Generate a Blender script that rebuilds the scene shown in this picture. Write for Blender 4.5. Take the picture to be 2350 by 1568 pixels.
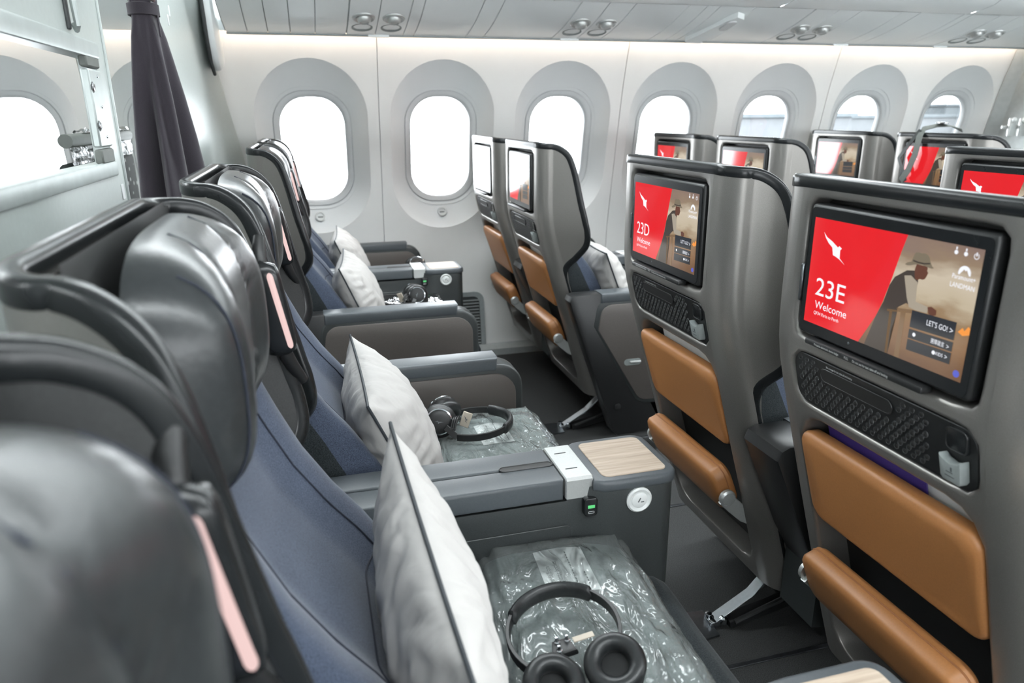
import bpy, bmesh, math, random
from mathutils import Vector, Matrix, noise
random.seed(7)
pi = math.pi
for o in list(bpy.data.objects): bpy.data.objects.remove(o)
S = bpy.context.scene
COL = S.collection

# ------------------------------------------------------------------ camera
CAMZ = 1.245
F_PX, PITCH, YAW, ROLL = 1651.9, 0.3051, 0.2676, -0.0085
Fv = Vector((math.sin(YAW)*math.cos(PITCH), math.cos(YAW)*math.cos(PITCH), -math.sin(PITCH)))
Rv = Vector((math.cos(YAW), -math.sin(YAW), 0.0)); Uv = Rv.cross(Fv)
R2 = Rv*math.cos(ROLL)+Uv*math.sin(ROLL); U2 = -Rv*math.sin(ROLL)+Uv*math.cos(ROLL)
cd = bpy.data.cameras.new('camera'); cam = bpy.data.objects.new('camera', cd); COL.objects.link(cam)
M3 = Matrix((R2, U2, -Fv)).transposed()
cam.matrix_world = Matrix.Translation((0, 0, CAMZ)) @ M3.to_4x4()
cd.sensor_width = 36.0; cd.lens = F_PX*36.0/2350.0; cd.clip_start = 0.02
cd.dof.use_dof = True; cd.dof.focus_distance = 1.45; cd.dof.aperture_fstop = 5.0
S.camera = cam

# ------------------------------------------------------------------ sky, exposure
W = bpy.data.worlds.new('sky'); S.world = W; W.use_nodes = True
wn = W.node_tree.nodes; wl = W.node_tree.links
bg = wn['Background']; bg.inputs['Strength'].default_value = 13.0
bg.inputs['Color'].default_value = (0.93, 0.97, 1.0, 1)      # even bright overcast
S.view_settings.view_transform = 'Standard'; S.view_settings.look = 'None'
S.view_settings.exposure = 0.15; S.view_settings.gamma = 1.0; S.view_settings.use_curve_mapping = False
try:
    S.cycles.use_denoising = True
    S.cycles.max_bounces = 10; S.cycles.transparent_max_bounces = 12
    S.cycles.caustics_reflective = False; S.cycles.caustics_refractive = False
    S.cycles.sample_clamp_indirect = 8.0
except Exception: pass
CEIL_LIGHT = 25.0       # strength of the cabin ceiling wash lights
WASH_LIGHT = 12.0       # strength of the warm sidewall wash light under the bins

# ------------------------------------------------------------------ materials
MATS = {}
def nodes_of(name):
    m = bpy.data.materials.new(name); m.use_nodes = True
    nt = m.node_tree; return m, nt, nt.nodes['Principled BSDF']
def setp(b, **k):
    names = dict(color='Base Color', rough='Roughness', metal='Metallic', spec='Specular IOR Level', coat='Coat Weight',
                 coatr='Coat Roughness', sheen='Sheen Weight', sheenr='Sheen Roughness', emit='Emission Color', es='Emission Strength', alpha='Alpha', sss='Subsurface Weight')
    for a, v in k.items():
        if a in ('color', 'emit'): v = (v[0], v[1], v[2], 1)
        b.inputs[names[a]].default_value = v
def coords(nt, scale=(1, 1, 1)):
    tc = nt.nodes.new('ShaderNodeTexCoord'); mp = nt.nodes.new('ShaderNodeMapping')
    mp.inputs['Scale'].default_value = scale; nt.links.new(tc.outputs['Object'], mp.inputs['Vector']); return mp.outputs['Vector']
def grain(nt, b, c, amt, scale, bump=0.0, dist=0.001, vec=None, detail=4, kind='noise'):
    vec = vec or coords(nt)
    n = nt.nodes.new('ShaderNodeTexNoise'); n.inputs['Scale'].default_value = scale; n.inputs['Detail'].default_value = detail
    nt.links.new(vec, n.inputs['Vector'])
    r = nt.nodes.new('ShaderNodeValToRGB'); e = r.color_ramp.elements
    e[0].position = .3; e[1].position = .7
    e[0].color = [max(0, x*(1-amt)) for x in c]+[1]; e[1].color = [min(1, x*(1+amt)) for x in c]+[1]
    nt.links.new(n.outputs['Fac'], r.inputs['Fac']); nt.links.new(r.outputs['Color'], b.inputs['Base Color'])
    if bump:
        bp = nt.nodes.new('ShaderNodeBump'); bp.inputs['Strength'].default_value = bump; bp.inputs['Distance'].default_value = dist
        nt.links.new(n.outputs['Fac'], bp.inputs['Height']); nt.links.new(bp.outputs['Normal'], b.inputs['Normal'])
    return n
def mat(name, c, rough=.5, metal=0.0, amt=.04, scale=60, bump=0.0, dist=.001, **k):
    m, nt, b = nodes_of(name); setp(b, color=c, rough=rough, metal=metal, **k)
    grain(nt, b, c, amt, scale, bump, dist); MATS[name] = m; return m
def weave(name, c1, c2, rough=.9, sc=420, bump=.5, sheen=.25):
    m, nt, b = nodes_of(name); setp(b, rough=rough, sheen=sheen, sheenr=.4, spec=.2)
    v = coords(nt)
    n1 = nt.nodes.new('ShaderNodeTexNoise'); n1.inputs['Scale'].default_value = sc; n1.inputs['Detail'].default_value = 2; nt.links.new(v, n1.inputs['Vector'])
    n2 = nt.nodes.new('ShaderNodeTexNoise'); n2.inputs['Scale'].default_value = 9; n2.inputs['Detail'].default_value = 3; nt.links.new(v, n2.inputs['Vector'])
    a2 = nt.nodes.new('ShaderNodeMath'); a2.operation = 'MULTIPLY_ADD'; nt.links.new(n2.outputs['Fac'], a2.inputs[0]); a2.inputs[1].default_value = .25; nt.links.new(n1.outputs['Fac'], a2.inputs[2])
    r = nt.nodes.new('ShaderNodeValToRGB'); e = r.color_ramp.elements; e[0].position = .38; e[1].position = .88
    e[0].color = (*c1, 1); e[1].color = (*c2, 1)
    nt.links.new(a2.outputs[0], r.inputs['Fac']); nt.links.new(r.outputs['Color'], b.inputs['Base Color'])
    bp = nt.nodes.new('ShaderNodeBump'); bp.inputs['Strength'].default_value = bump; bp.inputs['Distance'].default_value = .0008
    nt.links.new(n1.outputs['Fac'], bp.inputs['Height']); nt.links.new(bp.outputs['Normal'], b.inputs['Normal'])
    MATS[name] = m; return m
def wrinkle(name):
    nt = MATS[name].node_tree; b = nt.nodes['Principled BSDF']; v = coords(nt, (1, 1, .45))
    n = nt.nodes.new('ShaderNodeTexNoise'); n.inputs['Scale'].default_value = 13; n.inputs['Detail'].default_value = 2; n.inputs['Distortion'].default_value = .9; nt.links.new(v, n.inputs['Vector'])
    f = nt.nodes.new('ShaderNodeTexNoise'); f.inputs['Scale'].default_value = 34; f.inputs['Detail'].default_value = 2; f.inputs['Distortion'].default_value = .6; nt.links.new(v, f.inputs['Vector'])
    ad = nt.nodes.new('ShaderNodeMath'); ad.operation = 'MULTIPLY_ADD'; nt.links.new(f.outputs['Fac'], ad.inputs[0]); ad.inputs[1].default_value = .10; nt.links.new(n.outputs['Fac'], ad.inputs[2])
    bp = nt.nodes.new('ShaderNodeBump'); bp.inputs['Strength'].default_value = .55; bp.inputs['Distance'].default_value = .02
    nt.links.new(ad.outputs[0], bp.inputs['Height']); nt.links.new(bp.outputs['Normal'], b.inputs['Normal'])
def emitter(name, c, s):
    m, nt, b = nodes_of(name); setp(b, color=(0, 0, 0), rough=.4, emit=c, es=s); MATS[name] = m; return m
def screen_mat(name, c, s=1.0):
    m, nt, b = nodes_of(name); setp(b, color=(.004, .004, .004), rough=.09, spec=.9, emit=c, es=s); MATS[name] = m; return m

mat('panel_white', (.80, .80, .785), .42, amt=.015, scale=8, spec=.4)
mat('reveal_white', (.74, .755, .755), .45, amt=.01, scale=8, spec=.4)
mat('bezel_grey', (.62, .635, .64), .35, amt=.02, scale=20)
mat('bin_white', (.90, .935, .935), .28, amt=.015, scale=6, coat=.15, coatr=.2)
mat('ceiling_white', (.85, .86, .86), .5, amt=.01, scale=5)
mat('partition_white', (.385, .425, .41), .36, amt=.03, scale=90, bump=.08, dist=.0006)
mat('carpet', (.055, .056, .056), .95, amt=.55, scale=520, bump=.6, dist=.002, spec=.1)
mat('shell_taupe', (.27, .257, .243), .36, metal=.65, amt=.10, scale=900, spec=.5)
mat('shell_inner', (.028, .029, .029), .55, amt=.2, scale=500, bump=.1, dist=.0005)
mat('gloss_black', (.012, .0135, .0145), .25, amt=.1, scale=40, spec=.42)
mat('rim_highlight', (.045, .047, .049), .25, amt=.1, scale=40, spec=.6)  # lighter than the vent plate, to put a highlight into the rims' colour
mat('satin_black', (.014, .0145, .015), .38, amt=.15, scale=300, bump=.06, dist=.0004)
mat('recess_black', (.012, .012, .012), .45, amt=.1, scale=200)
mat('arm_grey', (.034, .039, .0395), .42, amt=.22, scale=700, bump=.12, dist=.0005)
mat('pad_grey', (.070, .080, .088), .42, amt=.06, scale=300, bump=.04, dist=.0004)
mat('side_taupe', (.105, .092, .085), .5, amt=.15, scale=800, bump=.08, dist=.0004)
mat('leather_black', (.024, .027, .0285), .29, amt=.12, scale=160, bump=.22, dist=.0012, spec=.55)
mat('leather_tan', (.37, .158, .054), .42, amt=.06, scale=350, bump=.12, dist=.0006, spec=.45)
mat('leather_tan_edge', (.30, .12, .045), .45, amt=.06, scale=350)
weave('fabric_blue', (.022, .030, .048), (.082, .100, .145), sc=620, bump=.5)
weave('fabric_charcoal', (.008, .010, .011), (.042, .050, .054), sc=620, bump=.6, sheen=.08)
weave('fabric_navy', (.014, .019, .030), (.055, .066, .090), sc=620, bump=.5, sheen=.12)
mat('seam_dark', (.012, .016, .028), .8, amt=.1, scale=200)
mat('pillow_white', (.47, .455, .44), .85, amt=.02, scale=40, spec=.15, sheen=.1)
wrinkle('pillow_white')
mat('piping_slate', (.030, .036, .042), .6, amt=.1, scale=200)
mat('blanket_grey', (.15, .182, .176), .9, amt=.12, scale=260, bump=.4, dist=.002)
mat('blanket_pink', (.52, .44, .43), .9, amt=.05, scale=100)
mat('card_white', (.85, .87, .86), .6, amt=.02, scale=50)
mat('card_purple', (.075, .045, .24), .5, amt=.03, scale=50)
mat('print_grey', (.10, .11, .115), .7, amt=.05, scale=50)
mat('print_white', (.62, .63, .62), .6, amt=.02, scale=50)
mat('silver', (.56, .575, .565), .38, metal=.6, amt=.04, scale=300)
mat('alu_brushed', (.40, .44, .43), .42, metal=.3, amt=.06, scale=30)
mat('chrome', (.62, .65, .68), .12, metal=1.0, amt=.05, scale=90)
mat('steel_dark', (.16, .17, .18), .3, metal=.9, amt=.1, scale=90)
mat('hook_grey', (.26, .285, .28), .5, amt=.06, scale=90)
mat('ring_white', (.66, .68, .67), .3, amt=.02, scale=40)
mat('led_green', (.05, .3, .1), .4, emit=(.15, .75, .25), es=.5)
mat('curtain_plum', (.024, .0195, .0265), .92, amt=.18, scale=600, bump=.3, dist=.001, sheen=.15)
mat('curtain_band', (.022, .018, .024), .9, amt=.18, scale=600, bump=.3, dist=.001)
mat('headphone_black', (.013, .0135, .014), .42, amt=.1, scale=200, bump=.05, dist=.0005)
mat('cushion_black', (.018, .020, .021), .36, amt=.12, scale=130, bump=.3, dist=.0012, spec=.5)
mat('tag_beige', (.52, .46, .38), .6, amt=.04, scale=60)
mat('olive_dark', (.018, .021, .019), .7, spec=.08, amt=.2, scale=60)
mat('rail_grey', (.13, .14, .13), .55, spec=.2, amt=.05, scale=60)
mat('foil', (.28, .30, .30), .2, metal=.9, amt=.2, scale=60, bump=.8, dist=.01)
mat('grille_dark', (.05, .055, .056), .6, amt=.1, scale=60)
mat('grille_grey', (.30, .33, .33), .5, amt=.05, scale=60)
mat('dado_grey', (.40, .43, .43), .5, amt=.05, scale=40)
mat('concrete_pale', (.80, .81, .81), .8, amt=.06, scale=2)
mat('building_pale', (.074, .078, .082), .8, amt=.06, scale=2, spec=.05)
mat('foil_dark', (.06, .065, .065), .25, metal=.8, amt=.4, scale=60, bump=.8, dist=.01)
mat('facade_blue', (.060, .068, .073), .7, spec=.05, amt=.1, scale=2)
emitter('lamp_pink', (1.0, .71, .68), .82)
emitter('lamp_ceiling', (.92, .98, 1.0), CEIL_LIGHT)
emitter('lamp_wash', (1.0, .78, .62), WASH_LIGHT)

def wood():
    m, nt, b = nodes_of('wood_pale'); setp(b, rough=.5, spec=.35)
    v = coords(nt, (9, 160, 40))
    n = nt.nodes.new('ShaderNodeTexNoise'); n.inputs['Scale'].default_value = 1.0; n.inputs['Detail'].default_value = 6; nt.links.new(v, n.inputs['Vector'])
    r = nt.nodes.new('ShaderNodeValToRGB'); e = r.color_ramp.elements; e[0].position = .3; e[1].position = .72
    e[0].color = (.37, .29, .22, 1); e[1].color = (.54, .45, .365, 1)
    nt.links.new(n.outputs['Fac'], r.inputs['Fac']); nt.links.new(r.outputs['Color'], b.inputs['Base Color']); MATS['wood_pale'] = m
wood()
def plastic():
    m, nt, b = nodes_of('clear_bag'); setp(b, color=(.42, .46, .45), rough=.13, spec=1.0)
    v = coords(nt, (1, .35, 1)); n = nt.nodes.new('ShaderNodeTexNoise'); n.inputs['Scale'].default_value = 26; n.inputs['Detail'].default_value = 3; n.inputs['Distortion'].default_value = 1.0
    nt.links.new(v, n.inputs['Vector'])
    bp = nt.nodes.new('ShaderNodeBump'); bp.inputs['Strength'].default_value = 1.0; bp.inputs['Distance'].default_value = .02
    nt.links.new(n.outputs['Fac'], bp.inputs['Height'])
    tr = nt.nodes.new('ShaderNodeBsdfTransparent'); tr.inputs['Color'].default_value = (.96, .98, .98, 1)
    df = nt.nodes.new('ShaderNodeBsdfDiffuse'); df.inputs['Color'].default_value = (.62, .68, .67, 1); nt.links.new(bp.outputs['Normal'], df.inputs['Normal'])
    gl = nt.nodes.new('ShaderNodeBsdfGlossy'); gl.inputs['Roughness'].default_value = .11; nt.links.new(bp.outputs['Normal'], gl.inputs['Normal'])
    mh = nt.nodes.new('ShaderNodeMixShader'); mh.inputs['Fac'].default_value = .20; nt.links.new(tr.outputs[0], mh.inputs[1]); nt.links.new(df.outputs[0], mh.inputs[2])
    fr = nt.nodes.new('ShaderNodeFresnel'); fr.inputs['IOR'].default_value = 1.5; nt.links.new(bp.outputs['Normal'], fr.inputs['Normal'])
    mx = nt.nodes.new('ShaderNodeMixShader'); nt.links.new(fr.outputs[0], mx.inputs['Fac']); nt.links.new(mh.outputs[0], mx.inputs[1]); nt.links.new(gl.outputs[0], mx.inputs[2])
    nt.links.new(mx.outputs[0], nt.nodes['Material Output'].inputs['Surface']); nt.nodes.remove(b); MATS['clear_bag'] = m
plastic()
def pane():
    m, nt, b = nodes_of('window_pane'); setp(b, color=(.9, .95, 1), rough=.03)
    tr = nt.nodes.new('ShaderNodeBsdfTransparent'); tr.inputs['Color'].default_value = (.97, .99, 1, 1)
    gl = nt.nodes.new('ShaderNodeBsdfGlossy'); gl.inputs['Roughness'].default_value = .02
    fr = nt.nodes.new('ShaderNodeFresnel'); fr.inputs['IOR'].default_value = 1.35
    mx = nt.nodes.new('ShaderNodeMixShader'); nt.links.new(fr.outputs[0], mx.inputs['Fac']); nt.links.new(tr.outputs[0], mx.inputs[1]); nt.links.new(gl.outputs[0], mx.inputs[2])
    nt.links.new(mx.outputs[0], nt.nodes['Material Output'].inputs['Surface']); MATS['window_pane'] = m
pane()
def sleeve_pattern():     # dark upholstery with pale printed spots
    m, nt, b = nodes_of('spotted_cloth'); setp(b, rough=.8, spec=.05)
    v = coords(nt, (22, 22, 22)); vo = nt.nodes.new('ShaderNodeTexVoronoi'); vo.inputs['Scale'].default_value = 1.0; vo.inputs['Randomness'].default_value = .7; nt.links.new(v, vo.inputs['Vector'])
    r = nt.nodes.new('ShaderNodeValToRGB'); r.color_ramp.interpolation = 'CONSTANT'; e = r.color_ramp.elements; e[0].color = (.5, .5, .48, 1); e[1].color = (.016, .019, .017, 1); e[1].position = .16
    nt.links.new(vo.outputs['Distance'], r.inputs['Fac']); nt.links.new(r.outputs['Color'], b.inputs['Base Color']); MATS['spotted_cloth'] = m
sleeve_pattern()
# seat display picture: flat print in light
screen_mat('scr_red', (.74, .014, .020), 1.0)
screen_mat('scr_white', (.86, .88, .95), 1.0)
screen_mat('scr_soft', (.55, .50, .50), 1.0)
screen_mat('scr_hat', (.19, .155, .105), 1.0)
screen_mat('scr_skin', (.12, .045, .025), 1.0)
screen_mat('scr_shirt', (.36, .31, .24), 1.0)
screen_mat('scr_shade', (.055, .042, .032), 1.0)
screen_mat('scr_button', (.022, .024, .028), 1.0)
screen_mat('scr_fence', (.20, .12, .06), 1.0)
screen_mat('scr_fire', (.85, .30, .05), 1.0)
screen_mat('scr_blue', (.10, .12, .55), 1.0)
def scr_photo():
    m, nt, b = nodes_of('scr_photo'); setp(b, color=(.004, .004, .004), rough=.09, spec=.9)
    tc = nt.nodes.new('ShaderNodeTexCoord'); sp = nt.nodes.new('ShaderNodeSeparateXYZ'); nt.links.new(tc.outputs['Object'], sp.inputs[0])
    n = nt.nodes.new('ShaderNodeTexNoise'); n.inputs['Scale'].default_value = 1.0; n.inputs['Detail'].default_value = 5
    mp = nt.nodes.new('ShaderNodeMapping'); mp.inputs['Scale'].default_value = (1, 14, 50); nt.links.new(tc.outputs['Object'], mp.inputs['Vector']); nt.links.new(mp.outputs[0], n.inputs['Vector'])
    ma = nt.nodes.new('ShaderNodeMath'); ma.operation = 'MULTIPLY_ADD'; nt.links.new(n.outputs['Fac'], ma.inputs[0]); ma.inputs[1].default_value = .05; nt.links.new(sp.outputs['Z'], ma.inputs[2])
    mr = nt.nodes.new('ShaderNodeMapRange'); mr.inputs['From Min'].default_value = .958; mr.inputs['From Max'].default_value = 1.12; nt.links.new(ma.outputs[0], mr.inputs['Value'])
    r = nt.nodes.new('ShaderNodeValToRGB'); cr = r.color_ramp
    stops = [(0, (.16, .085, .045)), (.28, (.24, .13, .06)), (.45, (.30, .20, .11)), (.55, (.50, .42, .30)), (.72, (.55, .47, .36)), (.86, (.28, .20, .13)), (1, (.22, .15, .13))]
    while len(cr.elements) < len(stops): cr.elements.new(.5)
    for e, (p, c) in zip(cr.elements, stops): e.position = p; e.color = (*c, 1)
    nt.links.new(mr.outputs[0], r.inputs['Fac']); nt.links.new(r.outputs['Color'], b.inputs['Emission Color']); b.inputs['Emission Strength'].default_value = 1.0
    MATS['scr_photo'] = m
scr_photo()

# ------------------------------------------------------------------ mesh helpers
class MB:
    def __init__(s): s.v = []; s.f = []
    def add(s, v, f):
        k = len(s.v); s.v += [tuple(p) for p in v]; s.f += [tuple(i+k for i in q) for q in f]; return s
    def grid(s, fn, nu, nv, cu=False, cv=False, flip=False):
        v = [fn(i/(nu if cu else nu-1), j/(nv if cv else nv-1)) for i in range(nu) for j in range(nv)]
        f = []
        for i in range(nu if cu else nu-1):
            for j in range(nv if cv else nv-1):
                a = i*nv+j; b = ((i+1) % nu)*nv+j; c = ((i+1) % nu)*nv+(j+1) % nv; d = i*nv+(j+1) % nv
                f.append((a, d, c, b) if flip else (a, b, c, d))
        return s.add(v, f)
    def rings(s, rings, closed=True, cap0=False, cap1=False):
        n = len(rings[0]); v = [p for r in rings for p in r]; f = []
        for i in range(len(rings)-1):
            for j in range(n if closed else n-1):
                f.append((i*n+j, i*n+(j+1) % n, (i+1)*n+(j+1) % n, (i+1)*n+j))
        if cap0: f.append(tuple(range(n))[::-1])
        if cap1: f.append(tuple((len(rings)-1)*n+j for j in range(n)))
        return s.add(v, f)
    def box(s, c, d, r=0.004, seg=2, rot=None):
        bm = bmesh.new(); bmesh.ops.create_cube(bm, size=1.0)
        for w in bm.verts: w.co = Vector((w.co.x*d[0], w.co.y*d[1], w.co.z*d[2]))
        if r > 0: bmesh.ops.bevel(bm, geom=list(bm.edges), offset=min(r, min(d)*.49), segments=seg, profile=.5, affect='EDGES')
        m = (Matrix.Translation(c) @ (rot.to_4x4() if rot else Matrix())); bm.transform(m); return s.bm(bm)
    def bm(s, bm):
        bm.verts.index_update(); s.add([w.co[:] for w in bm.verts], [[w.index for w in q.verts] for q in bm.faces]); bm.free(); return s
    def prism(s, pts, axis, a, b, r=0.0, seg=2):
        # polygon pts extruded along axis from a to b (pts: 2D in the other two axes, cyclic order xyz)
        def to3(p, t): return {'x': (t, p[0], p[1]), 'y': (p[0], t, p[1]), 'z': (p[0], p[1], t)}[axis]
        bm = bmesh.new(); lo = [bm.verts.new(to3(p, a)) for p in pts]; hi = [bm.verts.new(to3(p, b)) for p in pts]; n = len(pts)
        f0 = bm.faces.new(lo); f1 = bm.faces.new(hi[::-1])
        for i in range(n): bm.faces.new((lo[i], hi[i], hi[(i+1) % n], lo[(i+1) % n]))
        bmesh.ops.recalc_face_normals(bm, faces=bm.faces)
        if r > 0:
            ed = [e for e in bm.edges if (f0 in e.link_faces or f1 in e.link_faces)]
            bmesh.ops.bevel(bm, geom=ed, offset=r, segments=seg, profile=.5, affect='EDGES')
        return s.bm(bm)
    def tube(s, path, r, n=10, closed=False, up=None, caps=True):
        # r: radius, (a,b) ellipse or list of such per point
        P = [Vector(p) for p in path]; m = len(P); rings = []; N = None
        for i in range(m):
            if closed: t = P[(i+1) % m]-P[i-1]
            else: t = P[min(i+1, m-1)]-P[max(i-1, 0)]
            t = t.normalized() if t.length > 1e-9 else Vector((0, 0, 1))
            if up is not None: N = Vector(up)-t*Vector(up).dot(t)
            elif N is None: N = t.orthogonal()
            else: N = N-t*N.dot(t)
            if N.length < 1e-6: N = t.orthogonal()
            N.normalize(); B = t.cross(N)
            rr = r[i] if isinstance(r, list) else r
            a, b = rr if isinstance(rr, tuple) else (rr, rr)
            rings.append([tuple(P[i]+N*(a*math.cos(2*pi*k/n))+B*(b*math.sin(2*pi*k/n))) for k in range(n)])
        if closed: rings.append(rings[0])
        return s.rings(rings, True, caps and not closed, caps and not closed)
    def strip(s, path, hw, ht, up, bev=.25):
        # rectangular-section sweep: hw half width along up, ht half thickness
        P = [Vector(p) for p in path]; m = len(P); rings = []
        for i in range(m):
            t = (P[min(i+1, m-1)]-P[max(i-1, 0)]).normalized(); N = Vector(up)-t*Vector(up).dot(t); N.normalize(); B = t.cross(N)
            c = bev*ht
            sec = [(hw, ht-c), (hw-c, ht), (-hw+c, ht), (-hw, ht-c), (-hw, -ht+c), (-hw+c, -ht), (hw-c, -ht), (hw, -ht+c)]
            rings.append([tuple(P[i]+N*a+B*b) for a, b in sec])
        return s.rings(rings, True, True, True)
    def lathe(s, prof, c, axis, n=24, cap=True):
        A = Vector(axis).normalized(); X = A.orthogonal().normalized(); Y = A.cross(X); c = Vector(c)
        return s.rings([[tuple(c+A*h+(X*math.cos(2*pi*k/n)+Y*math.sin(2*pi*k/n))*r) for k in range(n)] for r, h in prof], True, cap, cap)
    def poly(s, pts): return s.add(pts, [tuple(range(len(pts)))])

def to_mesh(name, mb, ang=38, weld=True):
    me = bpy.data.meshes.new(name); me.from_pydata(mb.v, [], mb.f); me.validate(); me.update()
    bm = bmesh.new(); bm.from_mesh(me)
    if weld: bmesh.ops.remove_doubles(bm, verts=bm.verts, dist=1e-6)
    bmesh.ops.recalc_face_normals(bm, faces=bm.faces); bm.to_mesh(me); bm.free()
    me.polygons.foreach_set('use_smooth', [True]*len(me.polygons))
    try: me.set_sharp_from_angle(angle=math.radians(ang))
    except Exception: pass
    return me
MESH = {}
def obj(name, mb, m, parent=None, key=None, ang=38, loc=None, rot=None, label=None, kind=None, weld=True):
    """one mesh object; mb may be a callable that is only run when the mesh is not cached"""
    if key and key in MESH: me = MESH[key]
    else:
        me = to_mesh(name, mb() if callable(mb) else mb, ang, weld); me.materials.append(MATS[m])
        if key: MESH[key] = me
    o = bpy.data.objects.new(name, me); COL.objects.link(o)
    if parent: o.parent = parent
    if loc: o.location = loc
    if rot: o.rotation_euler = rot
    if label: o['label'] = label
    if kind: o['kind'] = kind
    return o
def tag(o, label, cat, group=None):
    o['label'] = label; o['category'] = cat
    if group: o['group'] = group
    return o
def thing(name, label, cat, loc=(0, 0, 0), rot=(0, 0, 0), group=None):
    o = bpy.data.objects.new(name, None); COL.objects.link(o); o.location = loc; o.rotation_euler = rot; o.empty_display_size = .1
    return tag(o, label, cat, group)
def struct(name, mb=None, m=None, parent=None, ang=38):
    if mb is None:
        o = bpy.data.objects.new(name, None); COL.objects.link(o)
    else: o = obj(name, mb, m, parent, ang=ang)
    o['kind'] = 'structure'; return o
def lerp(a, b, t): return a+(b-a)*t
def interp(x, xs, ys):
    if x <= xs[0]: return ys[0]
    for i in range(len(xs)-1):
        if x <= xs[i+1]: return lerp(ys[i], ys[i+1], (x-xs[i])/(xs[i+1]-xs[i]))
    return ys[-1]
def smooth(t): t = max(0, min(1, t)); return t*t*(3-2*t)
def rr_radius(ang, hw, hh, r):
    """distance from the centre to a rounded rectangle's outline in direction ang"""
    c, s = math.cos(ang), math.sin(ang); lo, hi = 0, 3*(hw+hh)
    for _ in range(40):
        t = (lo+hi)/2; x, y = abs(c*t), abs(s*t); qx, qy = x-(hw-r), y-(hh-r)
        d = math.hypot(max(qx, 0), max(qy, 0))+min(max(qx, qy), 0)-r
        if d > 0: hi = t
        else: lo = t
    return lo
def rr_pts(hw, hh, r, n=6, cx=0, cy=0):
    out = []
    for k, (sx, sy) in enumerate(((1, 1), (-1, 1), (-1, -1), (1, -1))):
        for i in range(n+1):
            a = k*pi/2+i*pi/2/n; out.append((cx+sx*(hw-r)+r*math.cos(a), cy+sy*(hh-r)+r*math.sin(a)))
    return out
def angles(n, corners):
    a = [2*pi*k/n for k in range(n)]
    for c in corners:
        c %= 2*pi; i = min(range(n), key=lambda j: abs((a[j]-c+pi) % (2*pi)-pi)); a[i] = c
    return sorted(a)
FONT = {}
def text(s, size, x, y, sx=1.0, align='LEFT', shear=0):
    """text as 2D triangles: (verts2d, faces)"""
    if s not in FONT:
        cu = bpy.data.curves.new('t', 'FONT'); cu.body = s; cu.size = 1.0; cu.resolution_u = 3; cu.align_x = 'LEFT'
        o = bpy.data.objects.new('t', cu); COL.objects.link(o); bpy.context.view_layer.update()
        me = bpy.data.meshes.new_from_object(o.evaluated_get(bpy.context.evaluated_depsgraph_get()))
        FONT[s] = ([(v.co.x, v.co.y) for v in me.vertices], [tuple(p.vertices) for p in me.polygons])
        bpy.data.meshes.remove(me); bpy.data.objects.remove(o); bpy.data.curves.remove(cu)
    v, f = FONT[s]
    w = max([p[0] for p in v] or [0])
    off = {'LEFT': 0, 'RIGHT': -w, 'CENTER': -w/2}[align]
    return [(x+(p[0]+off+shear*p[1])*size*sx, y+p[1]*size) for p in v], f

# ================================================================== the cabin shell
X0, X1 = -4.2, 7.2
def wall_y(z): return interp(z, [0, .3, .65, .90, 1.14, 1.37, 1.58, 1.70], [3.66, 3.70, 3.68, 3.63, 3.58, 3.53, 3.465, 3.42])
GL = 3.66
WSP = .61*GL/3.686; WX0 = .0396*GL/3.686       # window pitch and the first window's centre
WZ = 1.093
YR = -1.75                                      # mirror plane offset: right wall = YR - (y - 3.7)

fl = MB().box(((X0+X1)/2, .95, -.03), (X1-X0, 5.7, .06), 0)
struct('floor', fl, 'carpet')
def tracks():
    for y in (1.2, 1.9, 2.42):
        o = obj('seat_track', MB().box(((X0+X1)/2, y, .001), (X1-X0, .012, .004), .001, 1), 'steel_dark', bpy.data.objects['floor'])
tracks()

def panel_mesh(x0, x1, centres, ztop=1.66):
    """sidewall panel with scooped oval window reveals"""
    mb = MB(); rv = MB(); N = 72
    edges = [x0]+[(a+b)/2 for a, b in zip(centres, centres[1:])]+[x1]
    for k, cx in enumerate(centres):
        ea, eb = edges[k]+(.002 if k == 0 else 0), edges[k+1]-(.002 if k == len(centres)-1 else 0)
        zb = .02
        def rect(a):
            c, s = math.cos(a), math.sin(a); t = 1e9
            if c > 1e-9: t = min(t, (eb-cx)/c)
            if c < -1e-9: t = min(t, (ea-cx)/c)
            if s > 1e-9: t = min(t, (ztop-WZ)/s)
            if s < -1e-9: t = min(t, (zb-WZ)/s)
            return t
        A = angles(N, [math.atan2(z-WZ, x-cx) for x in (ea, eb) for z in (zb, ztop)])
        OV = [rr_radius(a, .250, .398, .249) for a in A]
        def ring(rad, d, sink=0):
            out = []
            for a, r in zip(A, rad):
                x, z = cx+r*math.cos(a), WZ+r*math.sin(a)
                out.append((x, wall_y(z)+d, z))
            return out
        RC = [rect(a) for a in A]
        rs = [[(p[0], p[1]+.012, p[2]) for p in ring(RC, 0)], ring(RC, .0)]
        for t in (.2, .4, .6, .8, .93): rs.append(ring([lerp(a, b, t) for a, b in zip(RC, OV)], 0))
        rs.append(ring(OV, 0)); mb.rings(rs)
        BZ = [rr_radius(a, .1785, .2685, .1475) for a in A]
        rr = [ring(OV, 0)]
        for t, d in ((.04, .005), (.2, .018), (.45, .036), (.75, .054), (1.0, .068)):
            rr.append(ring([lerp(a, b, t) for a, b in zip(OV, BZ)], d))
        rv.rings(rr)
    return mb, rv
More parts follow.
